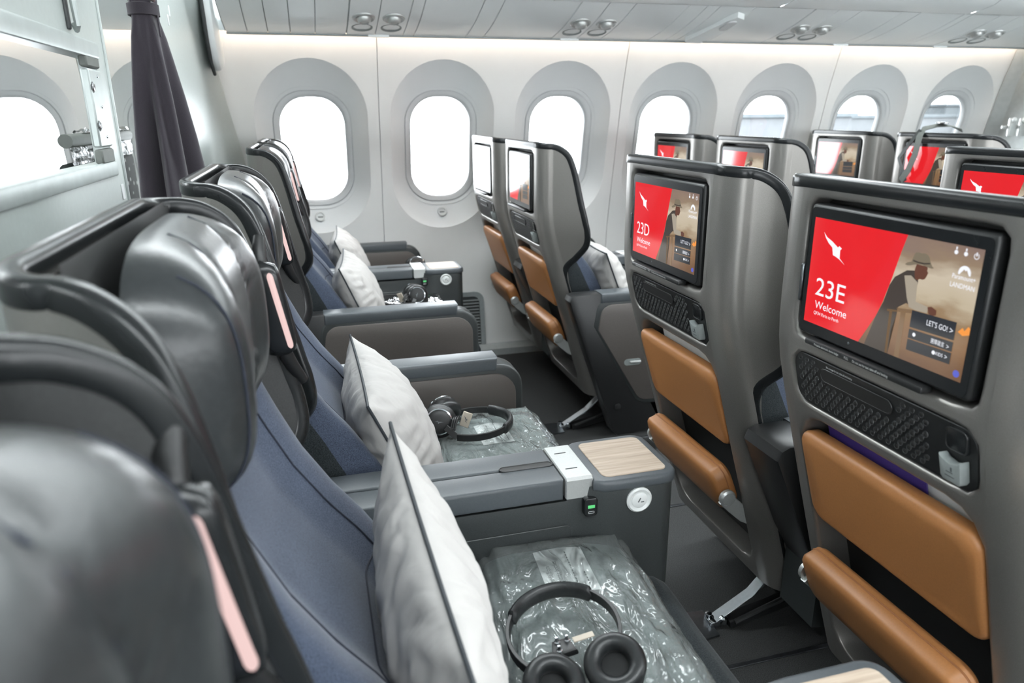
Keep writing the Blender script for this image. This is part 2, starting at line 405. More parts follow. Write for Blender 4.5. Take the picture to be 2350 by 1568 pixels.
def window_parts(cx, n, mirror=None):
    """bezel ring, pane and dimmer button of one window"""
    N = 64; A = [2*pi*k/N for k in range(N)]
    def ring(hw, hh, r, d):
        out = []
        for a in A:
            t = rr_radius(a, hw, hh, r); x, z = cx+t*math.cos(a), WZ+t*math.sin(a); out.append((x, wall_y(z)+d, z))
        return out
    e = struct('window_%d' % n)
    bz = MB().rings([ring(.1925, .2825, .1605, .0560), ring(.1915, .2815, .1600, .0705), ring(.187, .277, .156, .0705), ring(.1775, .2675, .1466, .0700), ring(.1768, .2668, .1462, .0715), ring(.1750, .2650, .1445, .066), ring(.1735, .2635, .1435, .0635), ring(.160, .250, .135, .067), ring(.149, .241, .126, .074), ring(.146, .238, .124, .082), ring(.146, .238, .124, .105)])
    pn = MB().poly(ring(.149, .241, .126, .100))
    bt = MB(); by = wall_y(.775)+.038; nrm = (0, -1, .2)
    bt.lathe([(.0235, -.004), (.0235, .006), (.021, .009), (.0165, .008), (.0155, .003), (.0, .003)], (cx, by, .775), nrm, 24)
    bl = MB().add([(cx+.0125*math.cos(a), by-.0045-.0065*math.sin(a)*.2, .775+.0125*math.sin(a)) for a in [pi+pi*k/10 for k in range(11)]], [tuple(range(11))])
    parts = [obj('bezel', bz, 'bezel_grey', e), obj('pane', pn, 'window_pane', e)]
    if n < 20:
        b = obj('dimmer_button', bt, 'ring_white', e); obj('button_face', bl, 'grille_dark', b)
    return e
def side_wall(name, mirror, ks):
    w = struct(name); i = 0
    for a in ks:
        c = [WX0+WSP*a, WX0+WSP*(a+1)]
        mb, rv = panel_mesh(c[0]-WSP/2, c[1]+WSP/2, c)
        if mirror:
            for m in (mb, rv): m.v = [(x, YR-(y-3.7), z) for x, y, z in m.v]
        jx = c[1]+WSP/2
        jm = MB().rings([[(jx-.012, wall_y(z)+.010, z), (jx+.012, wall_y(z)+.010, z)] for z in (0, .3, .65, .9, 1.14, 1.37, 1.58, 1.66)], closed=False)
        if mirror: jm.v = [(x, YR-(y-3.7), z) for x, y, z in jm.v]
        obj('panel_joint', jm, 'bezel_grey', w)
        p = obj('sidewall_panel', mb, 'panel_white', w, ang=30); obj('window_reveal', rv, 'reveal_white', p, ang=30)
    return w
wl_ = side_wall('wall_left', False, range(-7, 11, 2))
wr_ = side_wall('wall_right', True, range(-7, 11, 2))
wn_ = 1
for k in range(-3, 9):
    window_parts(WX0+WSP*k, wn_); wn_ += 1
# dado air grille on the lower sidewall
g = struct('trim_1')
gx0, gx1 = .50, .86
def gy(z): return wall_y(z)-.004
gm = MB().rings([[(x, gy(z)-.010, z) for x, z in rr_pts(.19, .17, .05, 5, .665, .17)], [(x, gy(z)-.010, z) for x, z in rr_pts(.165, .145, .035, 5, .665, .17)], [(x, gy(z)+.01, z) for x, z in rr_pts(.165, .145, .035, 5, .665, .17)]])
gm.rings([[(x, gy(z)+.01, z) for x, z in rr_pts(.19, .17, .05, 5, .665, .17)], [(x, gy(z)-.010, z) for x, z in rr_pts(.19, .17, .05, 5, .665, .17)]])
obj('grille_frame', gm, 'grille_grey', g)
obj('grille_back', MB().poly([(x, gy(z)-.0015, z) for x, z in rr_pts(.165, .145, .035, 5, .665, .17)]), 'grille_dark', g)
for i in range(16):
    z = .045+i*.0165
    obj('grille_slat', MB().box((.665, gy(z)-.006, z), (.325, .010, .007), .002, 1), 'grille_grey', g)
# sill along the floor
bs = MB().rings([[(X0, 3.60, 0), (X0, 3.60, .035), (X0, 3.62, .05), (X0, 3.69, .05)], [(X1, 3.60, 0), (X1, 3.60, .035), (X1, 3.62, .05), (X1, 3.69, .05)]], closed=False)
struct('baseboard_left', bs, 'dado_grey')

# overhead bins: lower rail with service panels, the bin face above it
PY0, PZ0, PY1, PZ1 = 3.40, 1.579, 3.00, 1.681
def psu(t, x, b=0.012):
    y, z = lerp(PY0, PY1, t), lerp(PZ0, PZ1, t); k = math.sin(pi*t)*b
    return (x, y-k*.2, z-k)
rail = struct('trim_2')
cuts = [-.275, -.19, -.11, -.02, .08, .207]
rear_cuts = [-4.0, -3.1, -2.2, -1.3, -.75, -.44]
seg = [('filler_panel', a, b) for c_ in (cuts, rear_cuts) for a, b in zip(c_, c_[1:])]
units = [(.209, .328, .449), (1.132, 1.253, 1.371), (2.235, 2.355, 2.475), (3.27, 3.39, 3.51)]
gaps = [(.449, [.497, .729, .809, 1.130]), (1.371, [1.614, 1.70, 1.76, 1.93, 2.232]), (2.475, [2.70, 2.80, 3.05, 3.10, 3.267]), (3.51, [3.8, 4.2, 5.0, 6.0, 7.0])]
for a, l in gaps:
    for b in l: seg.append(('filler_panel', a, b)); a = b
def psu_panel(a, b):
    g_ = .0022
    mb = MB(); xs = [a+g_*.3, a+g_, b-g_, b-g_*.3]
    return mb.grid(lambda u, v: (lambda p: (p[0], p[1], p[2]+(.008 if u in (0, 1) else 0)))(psu(v, xs[round(u*3)])), 4, 9)
for n, a, b in seg: obj(n, psu_panel(a, b), 'bin_white', rail)
for xa, xb in ((X0, -.43), (-.277, X1)):
    obj('rail_backing', MB().grid(lambda u, v: (lambda p: (p[0], p[1]+.004, p[2]+.006))(psu(v, lerp(xa, xb, u))), 2, 6), 'dado_grey', rail)
    obj('bin_backing', MB().rings([[(x, y+.012, z+.010) for y, z in ((3.03, 1.69), (2.93, 1.692), (2.86, 1.705), (2.78, 1.75), (2.70, 1.84), (2.65, 1.95), (2.62, 2.1), (2.61, 2.25))] for x in (xa, xb)], closed=False), 'dado_grey', rail)
obj('rail_end', MB().poly([psu(0, -.277), psu(.5, -.277), psu(1, -.277), (-.277, 2.78, 1.75), (-.277, 2.62, 2.2), (-.277, 3.4, 2.2)]), 'bin_white', rail)
# dark edge strip with pale clips along the wall side of the rail
obj('edge_strip', MB().box((3.46, 3.404, 1.577), (7.47, .010, .010), .002, 1), 'grille_grey', rail)
for x in (.345, 1.22, 1.86, 2.7, 3.33): obj('edge_clip', MB().box((x, 3.400, 1.5755), (.09, .012, .012), .002, 1), 'bin_white', rail)
# the bin doors above
for i in range(-4, 7):
    a, b = i*1.03-.02+.002, (i+1)*1.03-.02-.002
    if i == -1: a = -.277
    if i == -2: b = -.43; a = -2.08
    prof = [(3.02, 1.680), (2.99, 1.683), (2.93, 1.690), (2.86, 1.705), (2.78, 1.75), (2.70, 1.84), (2.65, 1.95), (2.62, 2.1), (2.61, 2.25)]
    mb = MB().rings([[(a, y, z) for y, z in prof], [(b, y, z) for y, z in prof]], closed=False)
    obj('bin_door', mb, 'bin_white', rail)
    if i in (1, 2, 3):
        h = obj('bin_latch', MB().box((i*1.03+.62, 2.775, 1.748), (.17, .035, .012), .005, 2, Matrix.Rotation(math.radians(-35), 3, 'X')), 'silver', rail)
WHERE = ['leftmost overhead service unit, above the windows beside the curtain partition', 'overhead service unit above the third window, second from the left', 'overhead service unit third from the left, right of the handhold', 'rightmost overhead service unit above the farthest windows']
nP = Vector((0, PZ1-PZ0, -(PY1-PY0))).normalized()
nP = -nP if nP.z > 0 else nP
for (a, m_, b), w in zip(units, WHERE):
    t = thing('service_unit', w, 'air vent', ((a+b)/2, 3.2, 1.62), group='reading light and air nozzle units')
    for x0_, x1_ in ((a, m_), (m_, b)):
        mb = psu_panel(x0_, x1_); mb.v = [(x-(a+b)/2, y-3.2, z-1.62) for x, y, z in mb.v]
        pnl = obj('panel', mb, 'bin_white', t); xc = (x0_+x1_)/2-(a+b)/2
        p = psu(.54, 0); c = (xc, p[1]-3.2, p[2]-1.62)
        nz = obj('air_nozzle', MB().lathe([(.046, -.003), (.045, .004), (.040, .008), (.034, .003), (.029, .003), (.026, .016), (.019, .022), (.014, .018), (.008, .020), (0, .020)], c, nP, 28), 'silver', t)
        p = psu(.27, 0); c = (xc, p[1]-3.2, p[2]-1.62)
        obj('reading_light', MB().lathe([(.044, -.002), (.043, .0025), (.040, .003), (.032, -.002), (.016, -.006), (0, -.006)], c, nP, 28), 'hook_grey', t)
t = thing('ceiling_handhold', 'white moulded handhold wedge on the overhead panels between the air units', 'handhold', (1.85, 3.2, 1.62))
mb = MB().prism([(-.075, 3.33-3.2), (.01, 3.34-3.2), (.065, 3.06-3.2), (.02, 3.04-3.2), (-.005, 3.08-3.2)], 'z', -.0, .05, .01)
mb.v = [(x, y, (lerp(PZ0, PZ1, (PY0-(y+3.2))/(PY0-PY1))-1.62)-.028*(1 if z > .02 else -.2)) for x, y, z in mb.v]
obj('body', mb, 'bin_white', t); mb = MB().prism(rr_pts(.022, .05, .018, 4, .025, -.075), 'z', 0, .01)
mb.v = [(x, y, (lerp(PZ0, PZ1, (PY0-(y+3.2))/(PY0-PY1))-1.62)-(.034 if z > .005 else .02)) for x, y, z in mb.v]
obj('label_plate', mb, 'bezel_grey', t)

# ceiling with its wash lights
struct('ceiling', MB().rings([[(x, y, z) for y, z in ((-1.455, 1.60), (-1.42, 1.95), (-.9, 2.22), (.3, 2.30), (1.5, 2.30), (2.35, 2.27), (2.62, 2.24))] for x in (X0, X1)], closed=False), 'ceiling_white')
struct('wall_front', MB().box((X1, .9, 1.2), (.04, 6.2, 2.6), 0), 'panel_white')
struct('wall_rear', MB().box((X0, .9, 1.2), (.04, 6.2, 2.6), 0), 'panel_white')
for y, z, w, l in ((2.28, 2.235, .22, 'long cool white ceiling wash light above the aisle by the window pair'), (-.40, 2.245, .22, 'long cool white ceiling wash light above the far right aisle')):
    t = thing('ceiling_light', l, 'light', (1.2, y, z), group='cabin ceiling wash lights')
    obj('diffuser', MB().box((0, 0, 0), (9.4, w, .012), .003, 1), 'lamp_ceiling', t); obj('housing', MB().box((0, 0, .012), (9.5, w+.05, .014), .004, 1), 'ceiling_white', t)
t = thing('wash_light', 'warm strip light hidden above the sidewall under the bins', 'light', (1.5, 3.425, 1.615))
obj('strip', MB().box((0, 0, 0), (9.4, .018, .008), .002, 1), 'lamp_wash', t)
obj('cove', MB().rings([[(x, 3.40, 1.585), (x, 3.40, 1.63), (x, 3.47, 1.635)] for x in (X0, X1)], closed=False), 'bin_white', rail)

# ------------------------------------------------------------------ partition behind the centre seats
PX = -.36
def zhole(y0, y1, z0, z1, r, A, cy, cz): return [rr_radius(a, (y1-y0)/2, (z1-z0)/2, r) for a in A]
part = thing('cabin_partition', 'white cabin divider with a metal-framed see-through slot behind the centre seats', 'partition', (PX, 1.0, 0))
def part_mesh():
    mb = MB(); N = 240; y0, y1, z0, z1 = -1.55, .645, .02, 2.2; cy, cz = -.08, 1.258; hw, hh = .655, .092
    A = angles(N, [math.atan2(z-cz, y-cy) for y in (y0, y1) for z in (z0, z1)]+[math.atan2(sz*q*hh, sy*p*hw) for sy in (-1, 1) for sz in (-1, 1) for p, q in ((1, 1), (1, .5), (.8, 1), (.9, 1))])
    def rect(a):
        c, s = math.cos(a), math.sin(a); t = 1e9
        if c > 1e-9: t = min(t, (y1-cy)/c)
        if c < -1e-9: t = min(t, (y0-cy)/c)
        if s > 1e-9: t = min(t, (z1-cz)/s)
        if s < -1e-9: t = min(t, (z0-cz)/s)
        return t
    H = [rr_radius(a, hw, hh, .002) for a in A]; Rc = [rect(a) for a in A]
    def ring(R, x): return [(x, cy+r*math.cos(a), cz+r*math.sin(a)) for a, r in zip(A, R)]
    return mb.rings([ring(Rc, -.03), ring(Rc, 0), ring(H, 0), ring(H, -.03), ring(Rc, -.03)])
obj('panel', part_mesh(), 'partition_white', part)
obj('edge_strip', MB().box((-.014, .650, 1.1), (.036, .010, 2.2), .003, 1), 'alu_brushed', part)
fb = obj('lower_rail', MB().box((.001, -.08, 1.153), (.010, 1.33, .028), .004, 2), 'alu_brushed', part)
obj('upper_rail', MB().box((.001, -.08, 1.364), (.010, 1.33, .030), .004, 2), 'alu_brushed', part)
lt = obj('latch_plate', MB().box((-.002, .535, 1.262), (.014, .085, .135), .003, 1), 'alu_brushed', part)
obj('latch_plate', MB().box((-.002, .535, 1.178), (.014, .085, .026), .003, 1), 'rail_grey', part)
obj('latch_plate', MB().box((-.002, .535, 1.342), (.014, .085, .020), .003, 1), 'rail_grey', part)
for z in (1.298, 1.232):
    s_ = obj('screw', MB().lathe([(.0075, 0), (.0075, .002), (.006, .003), (0, .003)], (.004, .505, z), (1, 0, 0), 16), 'chrome', lt)
    obj('screw_slot', MB().lathe([(.0095, 0), (.0095, .0012), (0, .0012)], (.0042, .503, z), (1, 0, 0), 16), 'grille_dark', lt)
for z in (1.318, 1.265, 1.212):
    obj('rivet', MB().lathe([(.0028, 0), (.0025, .0015), (0, .002)], (.005, .545, z), (1, 0, 0), 10), 'chrome', lt)
obj('hook_slot', MB().box((.002, .432, 1.45), (.006, .014, .13), .003, 2), 'grille_dark', part)
obj('hook', MB().tube([(.012, .432, 1.52), (.014, .432, 1.42), (.014, .436, 1.392), (.010, .444, 1.386), (.006, .448, 1.395)], .005, 8), 'alu_brushed', part)
obj('flush_catch', MB().box((.0006, .615, 1.105), (.002, .020, .030), .001, 1), 'bezel_grey', part)

# far partition between aisle and window, with its wall-side fairing
fp = thing('cabin_partition', 'glossy white divider panel between the plum curtain and the window wall', 'partition', (PX, 2.9, 0))
def fpanel():
    mb = MB(); rows = []
    zs = [0, .3, .6, .9, 1.1, 1.3, 1.45, 1.6, 1.8, 2.0, 2.3]
    def edge(z): return (wall_y(z) if z < 1.5 else lerp(wall_y(1.5), 3.0, smooth((z-1.5)/.35)))-2.9-.02
    rings = []
    for z in zs:
        e = edge(z); fl_ = .085*smooth((1.55-z)/.7)
        rings.append([(-.05, -.62, z), (0, -.62, z), (0, e-.25, z), (.012+fl_*.25, e-.13, z), (.02+fl_*.7, e-.05, z), (.02+fl_, e, z), (-.05, e, z)])
    return mb.rings(rings, True, False, True)
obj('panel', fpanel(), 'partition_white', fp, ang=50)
obj('fairing', MB().prism([(.24, 2.3), (.262, 1.66), (.30, 1.53), (.345, 1.46), (.42, 1.425), (.56, 1.45), (.56, 2.3)], 'x', .022, .06, .012, 2), 'bin_white', fp)
obj('fairing_seal', MB().tube([(.030, .230, 2.2), (.030, .252, 1.66), (.030, .290, 1.525), (.030, .338, 1.45), (.030, .42, 1.412)], .007, 8), 'grille_dark', fp)
for i, y in enumerate((-.40, -.36)):
    obj('fixing_slot', MB().box((.001, y, 1.52+.03*i), (.003, .012, .03), .001, 1), 'bezel_grey', fp)

# curtain, gathered by a band
cu = thing('aisle_curtain', 'dark plum curtain gathered by a buttoned band at the aisle divider', 'curtain', (-.362, 2.14, 0))
def curtain():
    mb = MB(); n = 96; rings = []
    for j in range(40):
        z = 1.86-j*(1.84/39)
        w = interp(z, [0, .6, 1.05, 1.3, 1.44, 1.49, 1.51, 1.55, 1.86], [.115, .105, .088, .064, .046, .036, .035, .044, .075])
        fold = interp(z, [0, 1.2, 1.42, 1.5, 1.55, 1.86], [.50, .46, .26, .05, .2, .34])
        ring = []
        for k in range(n):
            a = 2*pi*k/n
            ph = .9*math.sin(z*2.2)+.25*math.sin(a*2+z*5)
            r = 1+fold*(.50*math.sin(5*a+ph)+.30*math.sin(8*a-1.5*ph+1.0)+.12*math.sin(13*a+2*ph))
            ring.append((w*r*math.cos(a)*.80+.012*(1.5-z), w*1.15*r*math.sin(a), z))
        rings.append(ring)
    return mb.rings(rings, True, True, True)
obj('drape', curtain(), 'curtain_plum', cu, ang=70)
bd = obj('tie_band', MB().rings([[((.0325+dr)*math.cos(2*pi*k/32), (.045+dr)*math.sin(2*pi*k/32), z) for k in range(32)] for z, dr in ((1.487, .000), (1.489, .004), (1.515, .004), (1.517, .0))]), 'curtain_band', cu)
obj('tab', MB().box((.0365, -.030, 1.463), (.003, .016, .05), .001, 1), 'curtain_band', bd)
obj('snap_button', MB().lathe([(.007, 0), (.007, .002), (.004, .004), (0, .004)], (.030, -.035, 1.524), (1, -.8, 0), 14), 'chrome', bd)

# what shows behind the partition
ec = thing('economy_seat', 'dark spotted seat with grey top rail half hidden behind the partition', 'seat', (-.66, 2.75, 0))
obj('top_rail', MB().tube([(0, -.36, 1.183), (0, .42, 1.183)], .020, 16), 'rail_grey', ec)
obj('headrest_cover', MB().grid(lambda u, v: (.012+.010*noise.noise(Vector((u*14, v*5, 2))), lerp(-.36, .42, u), lerp(1.165, 1.115, v)), 60, 8), 'foil_dark', ec)
obj('top_cover', MB().grid(lambda u, v: (-.02+.03*v, lerp(-.2, .42, u), 1.205+.010*noise.noise(Vector((u*16, v*3, 7)))+.008*math.sin(v*pi)), 60, 6), 'foil', ec)
obj('backrest', MB().box((-.01, .03, .83), (.05, .78, .58), .02, 3), 'spotted_cloth', ec)
obj('seat_base', MB().box((-.03, .03, .27), (.30, .78, .54), .03, 3), 'olive_dark', ec)

fd = thing('cabin_partition', 'grey-beige divider edge beyond the last seats at the right border', 'partition', (4.0, 3.2, 0))
def fdp():
    zs = [0, .3, .65, .9, 1.14, 1.37, 1.58, 1.70]
    return MB().rings([[(-.02, -.55, z), (-.02, wall_y(z)-3.2-.06, z), (-.07, wall_y(z)-3.2-.005, z), (.02, wall_y(z)-3.2-.005, z), (.02, -.55, z)] for z in zs], True, True, True)
obj('panel', fdp(), 'dado_grey', fd); obj('edge_strip', MB().box((-.01, -.555, .9), (.05, .012, 1.6), .003, 1), 'alu_brushed', fd)
# airport outside
for i, (x, y, z, d, m_, l) in enumerate(((24.5, 35.5, -2, (6, 5, 5), 'building_pale', 'pale low airport building outside the fifth window'), (41, 48, -2.6, (14, 6, 5.4), 'building_pale', 'long pale terminal building seen through the sixth window'), (51, 50.5, -2, (5, 5, 5.6), 'facade_blue', 'blue-grey terminal block seen through the last window'))):
    t = thing('airport_building', l, 'building', (x, y, z-2), group='airport buildings outside')
    obj('walls', MB().box((0, 0, d[2]/2), d, .05, 1), m_, t); obj('roof', MB().box((0, 0, d[2]+.1), (d[0]+.4, d[1]+.4, .2), .03, 1), 'facade_blue', t)
    for k in range(4): obj('window', MB().box((-d[0]/2+d[0]*(k+.5)/4, -d[1]/2-.02, d[2]*.6), (d[0]/6, .06, d[2]*.25), .01, 1), 'facade_blue', t)
struct('ground', MB().box((20, 60, -4.2), (160, 112, .2), 0), 'concrete_pale')

# ================================================================== premium seat (local: x forward, back panel at x=0, centre y=0)
def lean(z): return interp(z, [0, .2, .315, .45, .557, .66, .75, .80, .84, .88, .93], [.27, .20, .163, .124, .092, .062, .036, .022, .011, .004, 0])
FW = .188
def plan_y(x):      # outer half width of the shell at depth x
    if x <= .045: return FW+.062*math.sqrt(max(0, 1-((.045-x)/.045)**2))
    return .250+(x-.045)/.112*.060
ZT = ([0, .045, .078, .099, .112, .125, .138, .146], [1.144, 1.139, 1.124, 1.096, 1.052, .985, .914, .855])
ZB = ([.050, .056, .074, .104, .132, .143, .146], [.66, .706, .735, .766, .800, .832, .850])
XS = [.045*(1-math.cos(a*pi/2/7)) for a in range(8)]+[.050, .056, .064, .074, .084, .094, .104, .112, .119, .125, .132, .138, .143, .146]
def sh(x, y, z): return (x+lean(z), y, z)
def shell_outer():
    mb = MB()
    for sg in (1, -1):
        mb.grid(lambda u, v: (lambda x: sh(x, sg*plan_y(x), lerp(interp(x, *ZB), interp(x, *ZT), v)))(XS[round(u*(len(XS)-1))]), len(XS), 14, flip=sg < 0)
        low = [x for x in XS if x <= .0501]
        mb.grid(lambda u, v: (lambda x: sh(x, sg*plan_y(x), lerp(.20, .66, v)))(low[round(u*(len(low)-1))]), len(low), 12, flip=sg < 0)
    # flat back: three cells with recesses
    def cell(z0, z1, cz, hw, hh, r, depth, lip=.006, N=72, cy=0):
        A = angles(N, [math.atan2(z-cz, y-cy) for y in (-FW, FW) for z in (z0, z1)])
        def rect(a):
            c, s = math.cos(a), math.sin(a); t = 1e9
            if c > 1e-9: t = min(t, (FW-cy)/c)
            if c < -1e-9: t = min(t, (-FW-cy)/c)
            if s > 1e-9: t = min(t, (z1-cz)/s)
            if s < -1e-9: t = min(t, (z0-cz)/s)
            return t
        def ring(R, x): return [sh(x, cy+q*math.cos(a), cz+q*math.sin(a)) for a, q in zip(A, R)]
        Rc = [rect(a) for a in A]
        Ho = [min(rr_radius(a, hw+lip, hh+lip, r+lip), q*.995) for a, q in zip(A, Rc)]; Hm = [rr_radius(a, hw+lip*.35, hh+lip*.35, r+lip*.35) for a in A]; Hi = [rr_radius(a, hw, hh, r) for a in A]
        mb.rings([ring(Rc, 0), ring([lerp(a, b, .5) for a, b in zip(Rc, Ho)], 0), ring(Ho, 0), ring(Hm, lip*.3), ring(Hi, lip), ring(Hi, depth)], True)
    cell(.886, 1.144, 1.012, .171, .110, .022, .034, .007)
    cell(.776, .886, .831, .177, .046, .026, .012, .006)
    cell(.200, .776, .500, .180, .262, .055, .06, .006)
    return mb
def shell_inner():
    mb = MB()
    T = .016
    def off(x):
        dx = 1e-4; y0, y1 = plan_y(max(0, x-dx)), plan_y(x+dx); t = Vector((x+dx-max(0, x-dx), y1-y0)).normalized(); n = Vector((t.y, -t.x))
        return x+n.x*T, plan_y(x)+n.y*T
    for sg in (1, -1):
        def fn(u, v):
            x = XS[round(u*(len(XS)-1))]; xi, yi = off(x); return sh(max(xi, .036), sg*yi, lerp(interp(x, *ZB), interp(x, *ZT), v))
        mb.grid(fn, len(XS), 12, flip=sg > 0)
    mb.grid(lambda u, v: sh(.070 if v < .6 else .037, lerp(-FW-.01, FW+.01, u), lerp(.22, 1.15, v)), 8, 40)
    return mb
def recess_floors():
    mb = MB()
    for cz, hw, hh, r, d in ((1.012, .172, .111, .022, .0335), (.831, .178, .047, .026, .0115), (.500, .181, .263, .055, .0595)):
        N = 48; n2 = 14
        for j in range(n2):
            za, zb = cz-hh+2*hh*j/n2, cz-hh+2*hh*(j+1)/n2
            mb.add([sh(d, -hw, za), sh(d, hw, za), sh(d, hw, zb), sh(d, -hw, zb)], [(0, 1, 2, 3)])
    return mb
def catmull(P, n=4):
    P = [Vector(p) for p in P]; out = []
    for i in range(len(P)-1):
        a, b, c, d = P[max(i-1, 0)], P[i], P[i+1], P[min(i+2, len(P)-1)]
        for k in range(n):
            t = k/n; out.append(.5*((2*b)+(c-a)*t+(2*a-5*b+4*c-d)*t*t+(3*b-a-3*c+d)*t**3))
    out.append(P[-1]); return out
def trim():
    """flat band along the shell's rim: half path from the lower side up the wing and over the top"""
    B = [(.050, .24), (.050, .40), (.050, .56), (.050, .66), (.0535, .69), (.063, .713), (.078, .728), (.095, .742), (.110, .757), (.126, .773), (.140, .790), (.149, .808), (.155, .830), (.157, .856), (.154, .888), (.149, .920), (.142, .955), (.135, .990), (.128, 1.025), (.120, 1.060), (.113, 1.084), (.105, 1.105), (.094, 1.122), (.080, 1.135), (.063, 1.145), (.045, 1.150)]
    Q = [(x, plan_y(x), z) for x, z in B]
    for k in range(1, 7):
        a = pi/2*(1-k/6); Q.append((.045-.045*math.cos(a), FW+.062*math.sin(a), 1.150+.005*k/6))
    Q += [(0, y, 1.155) for y in (.15, .10, .05, 0)]
    H = catmull(Q, 3)
    full = H+[Vector((p.x, -p.y, p.z)) for p in H[-2::-1]]
    rings = []; hh, ht = .0100, .0095
    for i, p in enumerate(full):
        t = (full[min(i+1, len(full)-1)]-full[max(i-1, 0)]).normalized()
        # outward plan normal
        if p.x > .045: n = Vector((-.060/.112, 1 if p.y > 0 else -1, 0)).normalized()
        else:
            q = max(-1, min(1, (abs(p.y)-FW)/.062)) if abs(p.y) > FW else 0
            n = Vector((-math.sqrt(max(0, 1-q*q)), (1 if p.y > 0 else -1)*q, 0)).normalized()
        b = t.cross(n).normalized()
        # b points towards the rim; choose the side away from the shell body
        body = Vector((.03, p.y, min(max(p.z, .24), 1.05)))-p
        if b.dot(body) > 0: b = -b
        n = (n-t*n.dot(t)).normalized()
        c = p-b*hh-n*(ht-.0015)
        sec = [(1, .55), (.8, .85), (.45, 1), (-.8, 1), (-1, .9), (-1, -.9), (-.8, -1), (.45, -1), (.8, -.85), (1, -.55)]
        rings.append([sh(*(c+b*(hh*u)+n*(ht*v))) for u, v in sec])
    return MB().rings(rings, True, True, True)
HRZ, HRH, HRW = 1.024, .126, .186
def hr_front(y, z):
    a, b = y/HRW, (z-HRZ)/HRH
    r = (abs(a)**3.6+abs(b)**3.6)**(1/3.6); q = max(0, 1-r**4.5)**.5
    bul = .060+.010*(1-min(1, b*b))+.024*smooth((abs(a)-.30)/.5)
    gro = .0055*sum(math.exp(-((y-c)/.0045)**2) for c in (-.060, .060))
    return .070+(bul-gro)*q
def headrest():
    mb = MB(); n = 120; rings = []
    rs = [1.0, .998, .993, .985, .97, .95, .92, .88, .83, .77, .70, .62, .54, .46, .38, .30, .22, .14, .07, .02]
    def P(r, t):
        c, s_ = math.cos(t), math.sin(t); k = (abs(c)**3.6+abs(s_)**3.6)**(1/3.6); return HRW*r*c/k, HRZ+HRH*r*s_/k
    for r in rs:
        rings.append([(lambda q: (hr_front(*q), q[0], q[1]))(P(r, 2*pi*k/n)) for k in range(n)])
    back = [[(.068, *P(r, 2*pi*k/n)) for k in range(n)] for r in (1.0,)]
    return mb.rings(back+rings, True, True, True)
def headrest_seams():
    mb = MB()
    for c in (-.060, .060):
        mb.tube([(lambda z: (hr_front(c, z)+.0004, c, z))(lerp(HRZ-HRH*.97, HRZ+HRH*.97, k/30)) for k in range(31)], .0016, 6)
    # stitched welt down each side
    for c in (-.146, .146):
        mb.tube([(lambda z: (hr_front(c, z)+.0004, c, z))(lerp(HRZ-HRH*.80, HRZ+HRH*.80, k/24)) for k in range(25)], .0014, 6)
    return mb
BR = ([.44, .50, .56, .63, .70, .747, .81, .87, .92, .95], [.40, .370, .335, .292, .248, .212, .173, .146, .126, .110])   # far-edge front x of the backrest over z
def back_front(y, z):
    e = abs(y)/.228
    x = interp(z, *BR)-.030*(1-smooth((e-.35)/.45))
    return x
def back_pt(y, z):
    e = abs(y)/.228; rl = math.sqrt(max(0, 1-max(0, (e-.84)/.16)**2)); v = (z-.44)/.515; tp = math.sqrt(max(0, 1-max(0, (v-.92)/.08)**2))
    b = lean(z)+.085; x = max(b, back_front(y, z)); return (b+(x-b)*rl*tp, y, z)
def backrest():
    return MB().grid(lambda u, v: back_pt(lerp(-.2265, .2265, (math.sin((u-.5)*pi)+1)/2), lerp(.44, .955, v)) if False else back_pt(lerp(-.222, .222, u), lerp(.44, .955, v)), 41, 36)
def bolsters(sg):
    def f():
        mb = MB()
        mb.grid(lambda u, v: back_pt(sg*lerp(.2218, .228, u), lerp(.44, .955, v)), 14, 36)
        mb.grid(lambda u, v: (lambda z: (lerp(lean(z)+.070, lean(z)+.088, u), sg*.228, z))(lerp(.44, .955, v)), 3, 20)
        return mb
    return f
def back_seams():
    mb = MB()
    for sg in (-1, 1):
        P = [(lambda z, y: (back_front(y, z)+.0006, y, z))(lerp(.47, .90, k/24), sg*lerp(.150, .135, k/24)) for k in range(25)]
        mb.tube(P, .0014, 6)
    P = [(lambda y: (back_front(y, .665)+.0006, y, .665))(lerp(-.149, .149, k/20)) for k in range(21)]; mb.tube(P, .0014, 6)
    return mb
def cushion():
    mb = MB()
    prof = [(.30, .30), (.30, .44), (.36, .462), (.45, .468), (.55, .470), (.64, .473), (.70, .472), (.735, .465), (.758, .448), (.768, .422), (.768, .39), (.760, .34), (.74, .30)]
    def fn(u, v):
        f = v*(len(prof)-1); i = min(int(f), len(prof)-2); t = f-i
        x, z = lerp(prof[i][0], prof[i+1][0], t), lerp(prof[i][1], prof[i+1][1], t)
        y = lerp(-.245, .245, u); e = abs(y)/.245; k = 1-math.sqrt(max(0, 1-max(0, (e-.88)/.12)**2))
        return (x-(.02*k if x > .7 else 0), y, z-.035*k*(1 if z > .35 else 0)+.006*smooth((e-.3)/.5)*(1-k))
    mb.grid(fn, 45, 49)
    return mb
def seat_base():
    return MB().box((.52, 0, .26), (.40, .46, .10), .02, 3).box((.44, 0, .12), (.05, .40, .24), .01, 2).box((.62, 0, .12), (.04, .40, .24), .01, 2)
POD = [(.106, 1.050), (.125, .932)]
